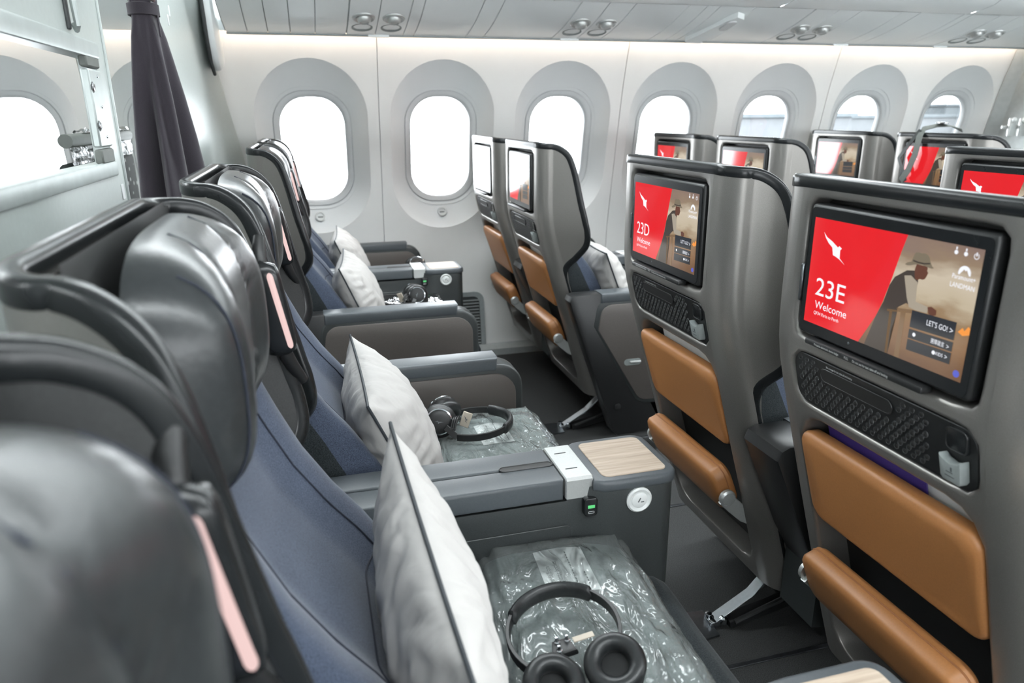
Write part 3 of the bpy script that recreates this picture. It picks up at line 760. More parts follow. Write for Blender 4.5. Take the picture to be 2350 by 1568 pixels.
def pod(sg):
    def f():
        mb = MB(); a, b = Vector((POD[0][0], sg*.252, POD[0][1]+.012)), Vector((POD[1][0], sg*.260, POD[1][1]-.012))
        n = 14; rings = []
        t = (b-a).normalized(); X = Vector((1, 0, 0)); X = (X-t*X.dot(t)).normalized(); Y = t.cross(X)*1
        for i in range(n+1):
            q = i/n; s = min(1, math.sqrt(max(0.0, 1-(abs(q-.5)*2)**8)))+.001
            rings.append([tuple(a+(b-a)*q+X*(.022*s*abs(math.cos(k))**.6*(1 if math.cos(k) > 0 else -1))+Y*(.013*s*abs(math.sin(k))**.6*(1 if math.sin(k) > 0 else -1))) for k in [2*pi*j/20 for j in range(20)]])
        return mb.rings(rings, True, True, True)
    return f
def pod_light(sg):
    def f():
        a, b = Vector((POD[0][0]+.011, sg*.2405, POD[0][1]-.004)), Vector((POD[1][0]+.011, sg*.2485, POD[1][1]+.004))
        q = [0, .01, .03, .06, .5, .94, .97, .99, 1]; w = [.05, .5, .85, 1, 1, 1, .85, .5, .05]
        return MB().tube([a+(b-a)*k for k in q], [(.0042*k, .0042*k) for k in w], 12)
    return f
def pod_bracket(sg):
    def f():
        return MB().tube([(.108, sg*.276, 1.090), (.106, sg*.266, 1.072), (.106, sg*.256, 1.05), (.126, sg*.264, .925), (.134, sg*.276, .900), (.145, sg*.294, .872)], [(.008, .008), (.0095, .0095), (.010, .010), (.010, .010), (.0095, .0095), (.008, .008)], 12)
    return f
# ---- back equipment
SZ, SW, SH = 1.0135, .294, .1614
def D(u, v, l=0): return (-.0032-.00007*l, SW/2-SW*u, SZ-SH/2+SH*v)
def flat(pts, l): return MB().poly([D(u, v, l) for u, v in pts])
def txt(items, l):
    """items: (string, cap-based size in m, u, v, width in u, align)"""
    mb = MB()
    for s, size, u, v, wid, al in items:
        vs, f = text(s, 1.0, 0, 0, 1.0)
        x0, x1 = min(p[0] for p in vs), max(p[0] for p in vs); k = wid/(x1-x0); off = {'LEFT': 0, 'RIGHT': -wid, 'CENTER': -wid/2}[al]
        mb.add([D(u+off+(x-x0)*k, v+y*size/SH, l) for x, y in vs], f)
    return mb
def circle(u, v, r, n=18): return [(u+r*SH/SW*math.cos(2*pi*k/n), v+r*math.sin(2*pi*k/n)) for k in range(n)]
RED = [(0, 0), (.41, 0), (.459, .152), (.499, .282), (.527, .416), (.561, .629), (.591, .856), (.614, 1), (0, 1)]
ROO = [(0.077, 0.879), (0.104, 0.839), (0.144, 0.812), (0.175, 0.783), (0.19, 0.769), (0.199, 0.784), (0.218, 0.767), (0.208, 0.747), (0.182, 0.728), (0.181, 0.716), (0.211, 0.677), (0.252, 0.628), (0.212, 0.665), (0.176, 0.686), (0.161, 0.689), (0.164, 0.729), (0.15, 0.757), (0.121, 0.787), (0.095, 0.83)]
def tri_poly(pts, l):      # robust triangulation of a concave outline
    bm = bmesh.new(); vs = [bm.verts.new(D(u, v, l)) for u, v in pts]; bm.faces.new(vs); bmesh.ops.triangulate(bm, faces=bm.faces); return MB().bm(bm)
HAT = [(.622, .768), (.634, .786), (.650, .797), (.664, .803), (.664, .83), (.667, .865), (.675, .880), (.690, .884), (.704, .880), (.720, .886), (.736, .880), (.748, .862), (.754, .835), (.756, .814), (.768, .800), (.778, .790), (.770, .783), (.752, .783), (.735, .789), (.715, .793), (.690, .790), (.668, .778), (.650, .767), (.634, .763)]
HEAD = [(.686, .79), (.745, .79), (.747, .772), (.745, .760), (.753, .742), (.746, .736), (.748, .726), (.744, .718), (.746, .708), (.740, .690), (.728, .680), (.712, .684), (.706, .668), (.690, .672), (.684, .70), (.680, .745)]
TORSO = [(0.639, 0.724), (0.68, 0.736), (0.708, 0.663), (0.705, 0.595), (0.704, 0.539), (0.7, 0.447), (0.662, 0.464), (0.62, 0.411), (0.542, 0.363), (0.534, 0.431), (0.552, 0.568), (0.576, 0.646)]
ARM = [(0.629, 0.678), (0.666, 0.692), (0.706, 0.651), (0.699, 0.548), (0.713, 0.498), (0.782, 0.485), (0.781, 0.435), (0.721, 0.429), (0.681, 0.439), (0.661, 0.509)]
HANDS = [(0.779, 0.483), (0.799, 0.495), (0.827, 0.478), (0.828, 0.441), (0.811, 0.427), (0.789, 0.433)]
LEGS = [(0.535, 0.43), (0.62, 0.42), (0.619, 0.352), (0.60, .2), (0.60, 0.0), (.55, 0), (0.45, 0), (0.499, 0.282)]
def fence_posts():
    mb = MB()
    for q in ([(.613, .402), (.700, .425), (.700, .395), (.620, .372)], [(.64, .39), (.668, .395), (.668, 0), (.640, 0)], [(.56, .37), (.62, .385), (.62, .37), (.56, .35)], [(.575, .36), (.592, .36), (.597, .0), (.583, 0)]):
        mb.poly([D(u, v, 3) for u, v in q])
    return mb
def monitor(s, seat_no=None):
    m = obj('monitor', lambda: MB().box((.013, 0, 1.0125), (.030, .322, .203), .007, 3), 'satin_black', s, 'monitor')
    obj('display_glass', lambda: MB().prism(rr_pts(.157, .0965, .008, 4, 0, 1.0125), 'x', -.0030, -.0018), 'gloss_black', m, 'glass')
    obj('picture', lambda: flat([(0, 0), (1, 0), (1, 1), (0, 1)], 0), 'scr_photo', m, 'picture')
    obj('red_field', lambda: flat(RED, 2), 'scr_red', m, 'red')
    obj('kangaroo_emblem', lambda: tri_poly(ROO, 3), 'scr_white', m, 'roo')
    obj('figure_hat', lambda: tri_poly(HAT, 6), 'scr_hat', m, 'hat'); obj('figure_hatband', lambda: flat([(.664, .806), (.69, .80), (.725, .80), (.756, .812), (.755, .823), (.725, .812), (.69, .812), (.664, .818)], 7), 'scr_shade', m, 'hatband'); obj('figure_face', lambda: tri_poly(HEAD, 5), 'scr_skin', m, 'head')
    obj('figure_coat', lambda: MB().bm(_m(tri_poly(TORSO, 4))).bm(_m(tri_poly(LEGS, 3))), 'scr_shade', m, 'torso')
    obj('figure_sleeve', lambda: tri_poly(ARM, 6), 'scr_shirt', m, 'sleeve'); obj('figure_hands', lambda: tri_poly(HANDS, 7), 'scr_skin', m, 'hands')
    obj('fence', fence_posts, 'scr_fence', m, 'fence')
    for n, (z0, z1) in enumerate(((.285, .425), (.195, .270), (.095, .185))):
        obj('menu_button', lambda: flat([(.702, z0-.01*0), (.935, z0+.012), (.935, z1+.012), (.702, z1)], 8), 'scr_button', m, 'btn%d' % n)
    obj('flames', lambda: MB().bm(_m(flat([(.945, .37), (.965, .41), (.975, .39), (.99, .43), (1, .42), (1, .37), (.97, .35)], 2))), 'scr_fire', m, 'fire')
    if seat_no:
        L = [(seat_no, .0385, .066, .285, .217, 'LEFT'), ('Welcome', .0165, .074, .160, .236, 'LEFT'), ('QF34 Paris to Perth', .0072, .073, .098, .188, 'LEFT')]
        L2 = [("LET'S GO!", .0098, .897, .345, .108, 'RIGHT'), ('KIDS', .0062, .896, .140, .036, 'RIGHT'), ('選擇語言', .0070, .894, .222, .070, 'RIGHT'), ('>', .012, .908, .338, .016, 'LEFT'), ('>', .009, .906, .215, .012, 'LEFT'), ('>', .009, .906, .133, .012, 'LEFT'), ('Paramount+', .0082, .984, .755, .110, 'RIGHT'), ('LANDMAN', .0085, .986, .69, .116, 'RIGHT')]
        obj('lettering', lambda: txt(L+L2, 10), 'scr_white', m, 'lett'+seat_no, kind='stuff')
        def marks():
            mb = MB()
            mb.poly([D(u, v, 9) for u, v in [(.928+.0295*math.cos(a), .805+.055*math.sin(a)) for a in [-.25+k*(pi+.5)/18 for k in range(19)]]])
            for u in (.873, .919): mb.poly([D(*q, 9) for q in circle(u, .945, .016)]); mb.poly([D(*q, 9) for q in [(u-.003, .965), (u+.003, .965), (u+.003, .985), (u-.003, .985)]])
            for k in range(20):
                a, b = .5*pi+.5+k*(2*pi-1)/20, .5*pi+.5+(k+1)*(2*pi-1)/20
                mb.poly([D(.969+r*.55*math.cos(t), .943+r*math.sin(t), 9) for r, t in ((.022, a), (.022, b), (.017, b), (.017, a))])
            mb.poly([D(*q, 9) for q in [(.9665, .945), (.9715, .945), (.9715, .972), (.9665, .972)]])
            mb.poly([D(*q, 9) for q in circle(.733, .235, .016)]); mb.poly([D(*q, 9) for q in circle(.848, .152, .016)])
            return mb
        obj('icons', marks, 'scr_white', m, 'marks')
        obj('peak', lambda: flat([(.905, .79), (.925, .835), (.932, .822), (.938, .832), (.952, .79)], 11), 'scr_photo', m, 'peak')
        obj('blue_dot', lambda: flat(circle(.974, .056, .028), 9), 'scr_blue', m, 'bluedot')
    lw = obj('device_ledge', lambda: MB().box((-.004, .012, .9065), (.020, .230, .010), .003, 2), 'satin_black', s, 'ledge')
    def ledge_text():
        mb = MB()
        for st, y0 in (('Personal electronic device ledge', .103), ('PULL', .037), ('Do not use for taxi, take-off and landing.', .020)):
            v, f = text(st, .0052, 0, 0, .80); mb.add([(-.0146, y0-a, .9050+b) for a, b in v], f)
        return mb
    if seat_no: obj('ledge_lettering', ledge_text, 'print_white', lw, 'ledgetext')
    obj('screen_lens', lambda: MB().lathe([(.0022, 0), (.0018, .0004), (0, .0004)], (-.0031, .045, .9245), (-1, 0, 0), 10), 'steel_dark', m, 'lens')
    obj('release_tab', lambda: MB().box((.004, .1655, .99), (.016, .006, .06), .002, 1), 'steel_dark', m, 'reltab')
    return m
def _m(mb):
    bm = bmesh.new(); vs = [bm.verts.new(p) for p in mb.v]
    for f in mb.f: bm.faces.new([vs[i] for i in f])
    return bm
def vent(s, detail=True):
    p = obj('vent_panel', lambda: shear(MB().prism(rr_pts(.1755, .0445, .024, 5, 0, .831), 'x', .003, .012, .001, 1)), 'satin_black', s, 'ventplate')
    def holes(dark):
        mb = MB(); 
        for r in range(9):
            for c in range(19):
                y = .160-c*.0155-(.00775 if r % 2 else 0); z = .866-r*.0086
                if y < -.098: continue
                if r < 3 and -.045 < y < .118: continue
                if r == 3 and -.04 < y < .095: continue
                c_ = (.0028+lean(z), y, z)
                if dark: mb.lathe([(.0036, 0), (.0033, .0002), (0, .0002)], c_, (-1, 0, 0), 12)
                else: mb.lathe([(.0048, -.0003), (.0044, .0005), (.0038, .0004), (.0035, -.0006)], c_, (-1, 0, 0), 14, cap=False)
        return mb
    if detail:
        o = obj('perforation_rims', lambda: holes(False), 'rim_highlight', p, 'rims'); o['kind'] = 'stuff'
        o = obj('perforations', lambda: holes(True), 'recess_black', p, 'holes'); o['kind'] = 'stuff'
    sl = obj('stowage_slot', lambda: shear(MB().prism(rr_pts(.074, .0105, .010, 5, .036, .853), 'x', .0015, .010, .001, 1)), 'recess_black', s, 'slot')
    obj('slot_rim', lambda: shear(MB().tube([(.002, y, z) for y, z in rr_pts(.074, .0105, .010, 5, .036, .853)], .0012, 6, closed=True)), 'satin_black', sl, 'slotrim')
    def st():
        mb = MB(); v, f = text('No stowage for taxi, take-off and landing', .0048, 0, 0, .72); mb.add([(.0024+lean(.867), .098-a, .8668+b) for a, b in v], f); return mb
    if detail: obj('slot_lettering', st, 'print_white', sl, 'slottext')
    u = obj('power_socket', lambda: shear(MB().prism(rr_pts(.017, .0165, .008, 4, -.147, .855), 'x', -.0005, .008, .002, 2)), 'gloss_black', s, 'usb')
    obj('socket_rim', lambda: shear(MB().tube([(-.0002, y, z) for y, z in rr_pts(.0155, .015, .007, 4, -.147, .855)], .001, 6, closed=True)), 'satin_black', u, 'usbrim')
    def hook():
        mb = MB(); P = [(-.1635, .833), (-.158, .8275), (-.147, .8245), (-.136, .8275), (-.1305, .833), (-.1315, .802), (-.135, .797), (-.159, .797), (-.1625, .802)]
        return shear(mb.prism(P, 'x', -.012, .004, .002, 2))
    h = obj('coat_hook', hook, 'hook_grey', s, 'hook')
    obj('hook_mark', lambda: shear(MB().box((-.0125, -.147, .812), (.0004, .010, .0012), 0).box((-.0125, -.147, .806), (.0004, .014, .0008), 0).box((-.0125, -.150, .817), (.0004, .002, .006), 0)), 'print_grey', h, 'hookmark')
def shear(mb): mb.v = [(x+lean(z), y, z) for x, y, z in mb.v]; return mb
def pocket(s):
    def pad():
        mb = MB(); n = 10
        pr = rr_pts(.180, .090, .026, 6, 0, .640)
        rings = []
        for inset, x in ((.004, .026), (0, .022), (0, .003), (.0015, -.001), (.004, -.0040), (.008, -.0060), (.014, -.0072), (.020, -.0076)):
            rings.append([(x+lean(z), y*(1-inset/.18), .640+(z-.640)*(1-inset/.090)) for y, z in pr])
        return mb.rings(rings, True, True, True)
    obj('literature_pocket', pad, 'leather_tan', s, 'pocket')
def footrest(s):
    ang = math.radians(18); R = Matrix.Rotation(ang, 3, 'Y').to_3x3()
    def pad():
        mb = MB(); pr = rr_pts(.172, .054, .026, 6, 0, 0); rings = []
        for inset, x in ((.02, .030), (.006, .026), (0, .018), (0, -.010), (.003, -.016), (.010, -.020), (.03, -.022)):
            rings.append([tuple(Vector((.098, 0, .440))+Matrix.Rotation(-math.radians(22), 3, 'Y') @ Vector((x, y*(1-inset/.172), z*(1-inset/.054)))) for y, z in pr])
        return mb.rings(rings, True, True, True)
    p = obj('footrest_pad', pad, 'leather_tan', s, 'footpad')
    def seam():
        pr = rr_pts(.1722, .0542, .026, 6, 0, 0)
        return MB().tube([tuple(Vector((.098, 0, .440))+Matrix.Rotation(-math.radians(22), 3, 'Y') @ Vector((.010, y, z))) for y, z in pr], .0016, 6, closed=True)
    obj('seam', seam, 'leather_tan_edge', p, 'footseam')
    for sg in (-1, 1):
        h = obj('hinge_arm', lambda: MB().strip([(.095, sg*.176, .425), (.115, sg*.178, .405), (.145, sg*.180, .378), (.185, sg*.182, .357), (.24, sg*.183, .345)], .017, .006, (0, 0, 1)), 'silver', s, 'hinge%d' % sg)
        obj('pivot_cap', lambda: MB().lathe([(.019, -.004), (.019, .004), (.015, .008), (0, .009)], (.098, sg*.181, .428), (0, sg, 0), 20), 'silver', h, 'pivot%d' % sg)
    return p
def leg_fitting(s, y=-.08, key='leg'):
    def strap():
        return MB().strip([(.155, y, .014), (.20, y, .040), (.26, y, .075), (.31, y+.01, .115), (.345, y+.02, .165), (.36, y+.02, .22)], .016, .003, (0, 1, 0))
    l = obj('leg', lambda: MB().strip([(.19, y-.01, .010), (.30, y-.01, .030), (.42, y-.01, .055), (.50, y-.01, .09), (.52, y-.01, .22)], .018, .012, (0, 1, 0)).tube([(.20, y-.03, .02), (.33, y-.03, .06), (.40, y-.02, .12)], .007, 8), 'satin_black', s, key+'m')
    obj('leg_strap', strap, 'chrome', l, key+'s')
    obj('track_fitting', lambda: MB().box((.165, y, .010), (.05, .034, .018), .003, 2).lathe([(.011, 0), (.011, .014), (.006, .018), (0, .018)], (.178, y-.014, .012), (0, 0, 1), 12).lathe([(.009, 0), (.009, .014), (0, .016)], (.150, y+.012, .012), (0, 0, 1), 12), 'chrome', l, key+'t')
    obj('floor_plate', lambda: MB().prism([(.085, y+.055), (.155, y+.05), (.15, y-.045), (.10, y-.05)], 'z', .001, .005), 'steel_dark', l, key+'p')
    obj('equipment_box', lambda: MB().box((.42, y+.30, .12), (.10, .13, .20), .008, 2), 'satin_black', s, key+'b')
# ---- aisle armrest (side sg: +1 far, -1 near), outside face carries the taupe panel
def armrest(s, sg, full=True):
    k = 'arm%d' % sg; y0, y1 = .300, .372
    ya, yb = (y0, y1) if sg > 0 else (-y1, -y0)
    s0 = s
    def arc(cx, cz, r, a0, a1, n=6): return [(cx+r*math.cos(lerp(a0, a1, i/n)), cz+r*math.sin(lerp(a0, a1, i/n))) for i in range(n+1)]
    body = arc(.645, .555, .066, pi/2, 0)+arc(.651, .26, .06, 0, -pi/2)+arc(.40, .26, .06, -pi/2, -pi+.35)+[(.18, .52)]+arc(.235, .575, .046, pi-.2, pi/2, 4)
    b = obj('armrest', lambda: MB().prism(body, 'y', ya, yb, .010, 3), 'arm_grey', s, k, loc=(-.015, 0, 0))
    inner = [(.415+(x-.415)*.93, .392+(z-.392)*.90) for x, z in body]
    for face, yy in (('o', yb+.0015 if sg > 0 else ya-.0015), ('i', ya-.0015 if sg > 0 else yb+.0015)):
        obj('side_panel', lambda: MB().prism(inner, 'y', yy-.0035, yy+.0035, .003, 2), 'side_taupe', b, k+face)
    obj('arm_pad', lambda: MB().prism([(.205, .602), (.640, .602), (.643, .640), (.205, .640)], 'y', ya-.002, yb+.002, .009, 3), 'pad_grey', b, k+'pad')
    hb = [(.075, .615), (.082, .632), (.10, .638), (.215, .638), (.30, .40), (.46, .10), (.275, .08), (.255, .10)]
    if full: obj('arm_support', lambda: MB().prism(hb, 'y', ya+.004, yb-.004, .006, 2), 'satin_black', s, k+'sup')
    yo = ya if sg < 0 else yb
    h = obj('release_plate', lambda: MB().prism(rr_pts(.034, .013, .0125, 6, .335, .375), 'y', yo-.0055, yo+.0055, .001, 1), 'hook_grey', b, k+'rp')
    obj('release_lever', lambda: MB().box((.345, yo+sg*.007, .375), (.045, .010, .010), .004, 2), 'silver', b, k+'rl')
    obj('pivot_bolt', lambda: MB().lathe([(.013, 0), (.013, .004), (.008, .006), (0, .006)], (.285, yo-sg*.003, .20), (0, sg, 0), 16), 'satin_black', b, k+'pb')
# ---- seats
FX = -.031      # front parts sit this far back of their drawing position
RX = {('c', 23): -.193, ('c', 22): .737, ('c', 21): 1.688, ('c', 20): 2.639, ('w', 23): -.183, ('w', 22): .7685, ('w', 21): 1.7195, ('w', 20): 2.6705}
def rowx(letter, row):
    if row == 23 and letter == 'E': return -.206      # reclined a touch further than its neighbours
    return RX[('w' if letter in 'AB' else 'c', row)]
YC = {'A': 3.287, 'B': 2.672, 'D': 1.4266, 'E': .7855, 'F': .1245}
def seat(row, letter, label, front=True, back=True, arms=(), number=None, legs=False, group=None):
    x = rowx(letter, row); FX = -.214-x if row == 23 else -.031
    s = thing('airliner_seat', label, 'seat', (x, YC[letter]-(.028 if row == 23 and letter == 'E' else 0), 0), group=group)
    so = (0, -.012 if (row, letter) == (23, 'E') else 0, 0)
    obj('shell', shell_outer, 'shell_taupe', s, 'shell', ang=50, weld=False, loc=so)
    obj('shell_lining', shell_inner, 'shell_inner', s, 'lining', ang=50, loc=so)
    obj('edge_trim', trim, 'gloss_black', s, 'trim', ang=60, loc=so)
    if back:
        obj('recess_lining', recess_floors, 'recess_black', s, 'rfloor')
        m_ = monitor(s, number); vent(s, row >= 22)
        if row == 22 and letter == 'B': m_.rotation_euler = (0, 0, math.radians(-2.0))
        if row >= 22: pocket(s); footrest(s)
    if front:
        h = obj('headrest', headrest, 'leather_black', s, 'headrest', ang=70); obj('headrest_seam', headrest_seams, 'seam_dark', h, 'hseam'); h.location = (FX+(.010 if letter == 'F' else 0), .030 if letter == 'F' else 0, 0)
        b = obj('backrest', backrest, 'fabric_blue', s, 'backrest', ang=60); obj('back_seam', back_seams, 'seam_dark', b, 'bseam'); b.location.x = FX
        for sg in (1, -1): obj('side_bolster', bolsters(sg), 'fabric_charcoal', s, 'bolst%d' % sg, ang=60, loc=(FX, 0, 0))
        obj('seat_cushion', cushion, 'fabric_charcoal' if letter != 'D' else 'fabric_navy', s, 'cushion'+('n' if letter == 'D' else ''), ang=60, loc=(FX, 0, 0))
        obj('seat_base', seat_base, 'satin_black', s, 'base', loc=(FX, 0, 0))
        for sg in ((1,) if row == 23 else ()):
            p = obj('reading_lamp', pod(sg), 'gloss_black', s, 'pod%d' % sg, ang=60, loc=(.026 if letter == 'E' else .001, 0, 0)); obj('light_strip', pod_light(sg), 'lamp_pink', p, 'podl%d' % sg)
            obj('lamp_bracket', pod_bracket(sg), 'satin_black', p, 'podb%d' % sg)
    if not front: obj('seat_base', seat_base, 'satin_black', s, 'base', loc=(FX, 0, 0))
    for sg in arms: armrest(s, sg, letter != 'A')
    if legs: leg_fitting(s, -.08, 'leg')
    return s
seat(23, 'F', 'nearest seat, only its dark headrest and wing show at the lower left corner', back=False)
seat(23, 'E', 'blue seat with black leather headrest second nearest the camera, large white pillow on it', back=False)
seat(23, 'D', 'blue aisle seat of the centre trio beside the dark plum curtain', back=False, arms=(1,))
seat(23, 'B', 'blue aisle seat of the window pair in front of the first window', back=False, arms=(-1,))
seat(23, 'A', 'blue seat right against the window wall, pillow below the first window', back=False, arms=(1,))
seat(22, 'E', 'grey seat back at right whose screen reads 23E', number='23E', front=True, legs=False)
seat(22, 'D', 'grey seat back whose screen reads 23D', number='23D', front=True, legs=True)
seat(22, 'B', 'grey seat back with glaring screen, nearer of the pair before the third window', arms=(-1,), legs=True)
seat(22, 'A', 'grey seat back with glare on its screen, farther of the pair, overlapping the second window', arms=(1,))
seat(21, 'D', 'grey seat back peeping over the 23E seat, red screen at the right edge', front=False)
seat(21, 'B', 'grey seat back with pale glaring screen in front of the fifth window', front=False)
seat(21, 'A', 'grey seat back with dull red screen beside the fourth window', front=False)
seat(20, 'B', 'far grey seat back with straps hanging over its red screen', front=False)
seat(20, 'A', 'far grey seat back with pale screen below the sixth window', front=False)

# ================================================================== consoles between seats (local x as the seat)
def console(row, pair, label, front=True):
    kx = 'w' if pair == 'AB' else 'c'
    x = -.214 if row == 23 else rowx(pair[0], row)-.031; ym = (YC[pair[0]]+YC[pair[1]])/2
    t = thing('seat_console', label, 'armrest', (x, ym+(.012 if pair != 'EF' else .019), 0), group='consoles between neighbouring seats')
    def body():
        mb = MB()
        # plan outline (x,y) of the console: slim arm, wider front box
        def half(sg): return [(.24, sg*.055), (.27, sg*.062), (.60, sg*.062), (.635, sg*.066), (.660, sg*.080), (.68, sg*.084), (.775, sg*.084)]
        a, b = half(1), half(-1)
        corner = lambda cx, cy, r, a0, a1: [(cx+r*math.cos(lerp(a0, a1, i/5)), cy+r*math.sin(lerp(a0, a1, i/5))) for i in range(6)]
        out = b[:-1]+corner(.775, -.056, .028, -pi/2, 0)+corner(.775, .056, .028, 0, pi/2)+a[::-1][1:]
        n = len(out); zs = [(.20, 0), (.22, 0), (.565, 0), (.585, .0005), (.596, .003)]
        def ring(z, ins): return [(px-ins*.3, py*(1-ins/.08), z+(.036*smooth((px-.60)/.06) if z > .55 else 0)) for px, py in out]
        mb.rings([ring(z, i) for z, i in zs], True, True, True)
        return mb
    bd = obj('body', body, 'arm_grey', t, 'cbody', ang=45)
    obj('rear_housing', lambda: MB().prism([(.106, .610), (.114, .630), (.131, .638), (.22, .638), (.32, .40), (.38, .25), (.285, .25), (.20, .40)], 'y', -.060, .060, .008, 2), 'satin_black', t, 'crear')
    for sg in (-1, 1):
        obj('side_inset', lambda: MB().prism(rr_pts(.155, .155, .012, 4, .455, .395), 'y', sg*.0635-.0012, sg*.0635+.0012, .001, 1), 'arm_grey', bd, 'cins%d' % sg)
        def pad():
            y0 = .0012*sg; y1 = .0655*sg
            return MB().prism([(.20, .601), (.594, .601), (.594, .640), (.20, .640)], 'y', min(y0, y1), max(y0, y1), .006, 3)
        obj('arm_pad', pad, 'pad_grey', t, 'cpad%d' % sg)
    sl = obj('belt_slot', lambda: MB().prism(rr_pts(.048, .0075, .0073, 5, .545, .002), 'z', .6395, .6404), 'recess_black', t, 'cslot')
    obj('slot_rim', lambda: MB().tube([(a, b, .6404) for a, b in rr_pts(.049, .0085, .0083, 5, .545, .002)], .0014, 8, closed=True), 'satin_black', sl, 'cslotr')
    br = obj('hinge_bracket', lambda: MB().prism([(-.067, .603), (-.067, .638), (-.062, .6425), (.062, .6425), (.067, .638), (.067, .603)], 'x', .597, .648, .002, 1), 'silver', t, 'cbr')
    for y in (.032, -.030): obj('bracket_seam', lambda: MB().box((.620, y, .6426), (.022, .002, .0012), 0), 'grille_dark', br, 'cbs%d' % round(y*1000))
    def cap():
        a = [(.645, .074), (.662, .0845), (.682, .0865)]
        out = [(x, -y) for x, y in a]+[(.777+.030*math.cos(t), -.0565+.030*math.sin(t)) for t in [-pi/2+k*pi/10 for k in range(6)]]+[(.777+.030*math.cos(t), .0565+.030*math.sin(t)) for t in [k*pi/10 for k in range(6)]]+a[::-1]
        return MB().prism(out, 'z', .614, .6365, .007, 3)
    obj('cap', cap, 'pad_grey', t, 'ccap')
    obj('wood_top', lambda: MB().prism(rr_pts(.062, .069, .014, 5, .728, 0), 'z', .632, .6385, .001, 1), 'wood_pale', t, 'cwood', ang=20)
    if front:
        r = obj('lock_ring', lambda: MB().lathe([(.024, 0), (.024, .004), (.021, .0065), (.0165, .0045), (.0150, .0035), (.0145, .0055), (.0125, .0065), (0, .0065)], (.728, -.083, .593), (0, -1, 0), 32), 'ring_white', t, 'cring')
        obj('key_mark', lambda: MB().box((.727, -.0896, .594), (.0022, .0006, .009), 0, rot=Matrix.Rotation(.5, 3, 'Y')).box((.733, -.0896, .590), (.006, .0006, .002), 0), 'print_grey', r, 'ckey')
        u = obj('usb_socket', lambda: MB().prism(rr_pts(.0125, .0175, .006, 4, .640, .588), 'y', -.080, -.066, .002, 2), 'gloss_black', t, 'cusb')
        obj('usb_port', lambda: MB().box((.640, -.0805, .590), (.013, .0012, .006), .0005, 1), 'led_green', u, 'cport')
        obj('usb_mark', lambda: MB().tube([(.640+a, -.0806, .579+b) for a, b in rr_pts(.0055, .0018, .0015, 3)], .0004, 4, closed=True), 'print_white', u, 'cmark')
    return t
console(23, 'EF', 'console at the bottom edge, only a corner of its wooden top shows')
console(23, 'DE', 'console with pale wood top and white lock ring between the two centre seats')
console(23, 'AB', 'console between the two window-side seats below the second window')
c22 = console(22, 'DE', 'black console rear between the seat backs reading 23D and 23E', front=False)
def placard():
    mb = MB()
    for i in range(9): mb.box((.185+i*.0035, -.0604, .565-i*.0075), (.050-.004*(i % 3), .0004, .0010), 0, rot=Matrix.Rotation(0, 3, 'Y'))
    return mb
obj('placard_print', placard, 'hook_grey', c22)
console(22, 'AB', 'console in front of the window pair seats, mostly hidden by the white-glare screen', front=False)

# ================================================================== pillows
def pillow_mesh(Wd, Hd, T, seed):
    mb = MB(); n = 46
    def fn(side):
        def f(u, v):
            a, b = u*2-1, v*2-1
            yy = Wd/2*a*(1-.055*(1-b*b)); zz = Hd/2*b*(1-.065*(1-a*a))
            t = T/2*(max(0, 1-abs(a)**2.6)*max(0, 1-abs(b)**2.6))**.62
            edge = (1-max(abs(a), abs(b)))
            w = .006*noise.noise(Vector((a*3+seed, b*3, side)))+.0045*noise.noise(Vector((a*9+seed, b*5, side*3)))
            rad = .0035*math.sin(26*math.atan2(b, a)+4*noise.noise(Vector((a*3, b*3, seed))))*smooth((max(abs(a), abs(b))-.55)/.3)
            wk = (w+rad)*min(1, edge*7)
            return ((t+wk)*side, yy, zz+Hd/2)
        return f
    mb.grid(fn(1), n, n); mb.grid(fn(-1), n, n, flip=True)
    return mb
def pillow(loc, rot, label, Wd=.42, Hd=.36, T=.15, seed=0.0):
    t = thing('pillow', label, 'pillow', loc, rot, group='white pillows on the seats')
    p = obj('cover', pillow_mesh(Wd, Hd, T, seed), 'pillow_white', t, ang=80)
    P = []
    for k in range(120):
        q = k/30; s_ = int(q); f = (q-s_)*2-1
        a, b = ((1, f), (-f, 1), (-1, -f), (f, -1))[s_]
        P.append((0, Wd/2*a*(1-.055*(1-b*b)), Hd/2*b*(1-.065*(1-a*a))+Hd/2))
    obj('piping', MB().tube(P, .0026, 8, closed=True), 'piping_slate', t)
    return t
pillow((.115, .745, .472), (math.radians(9), math.radians(-5), math.radians(2)), 'large white pillow with dark piping on the seat nearest the camera', .42, .355, .125, 1.3)
pillow((.185, 1.415, .474), (math.radians(2), math.radians(-23), math.radians(0)), 'white pillow propped behind the headphones on the centre aisle seat', .41, .315, .155, 4.1)
pillow((.200, 2.655, .474), (math.radians(0), math.radians(-22), math.radians(-5)), 'white pillow on the window pair seat next to the aisle', .40, .30, .15, 7.7)
pillow((.205, 3.275, .474), (math.radians(1), math.radians(-22), math.radians(-4)), 'farthest white pillow, below the first window', .40, .30, .15, 9.2)
pillow((1.155, 2.60, .474), (math.radians(0), math.radians(-22), math.radians(-6)), 'pale pillow half hidden beyond the white-glare seat back', .42, .31, .15, 11.0)

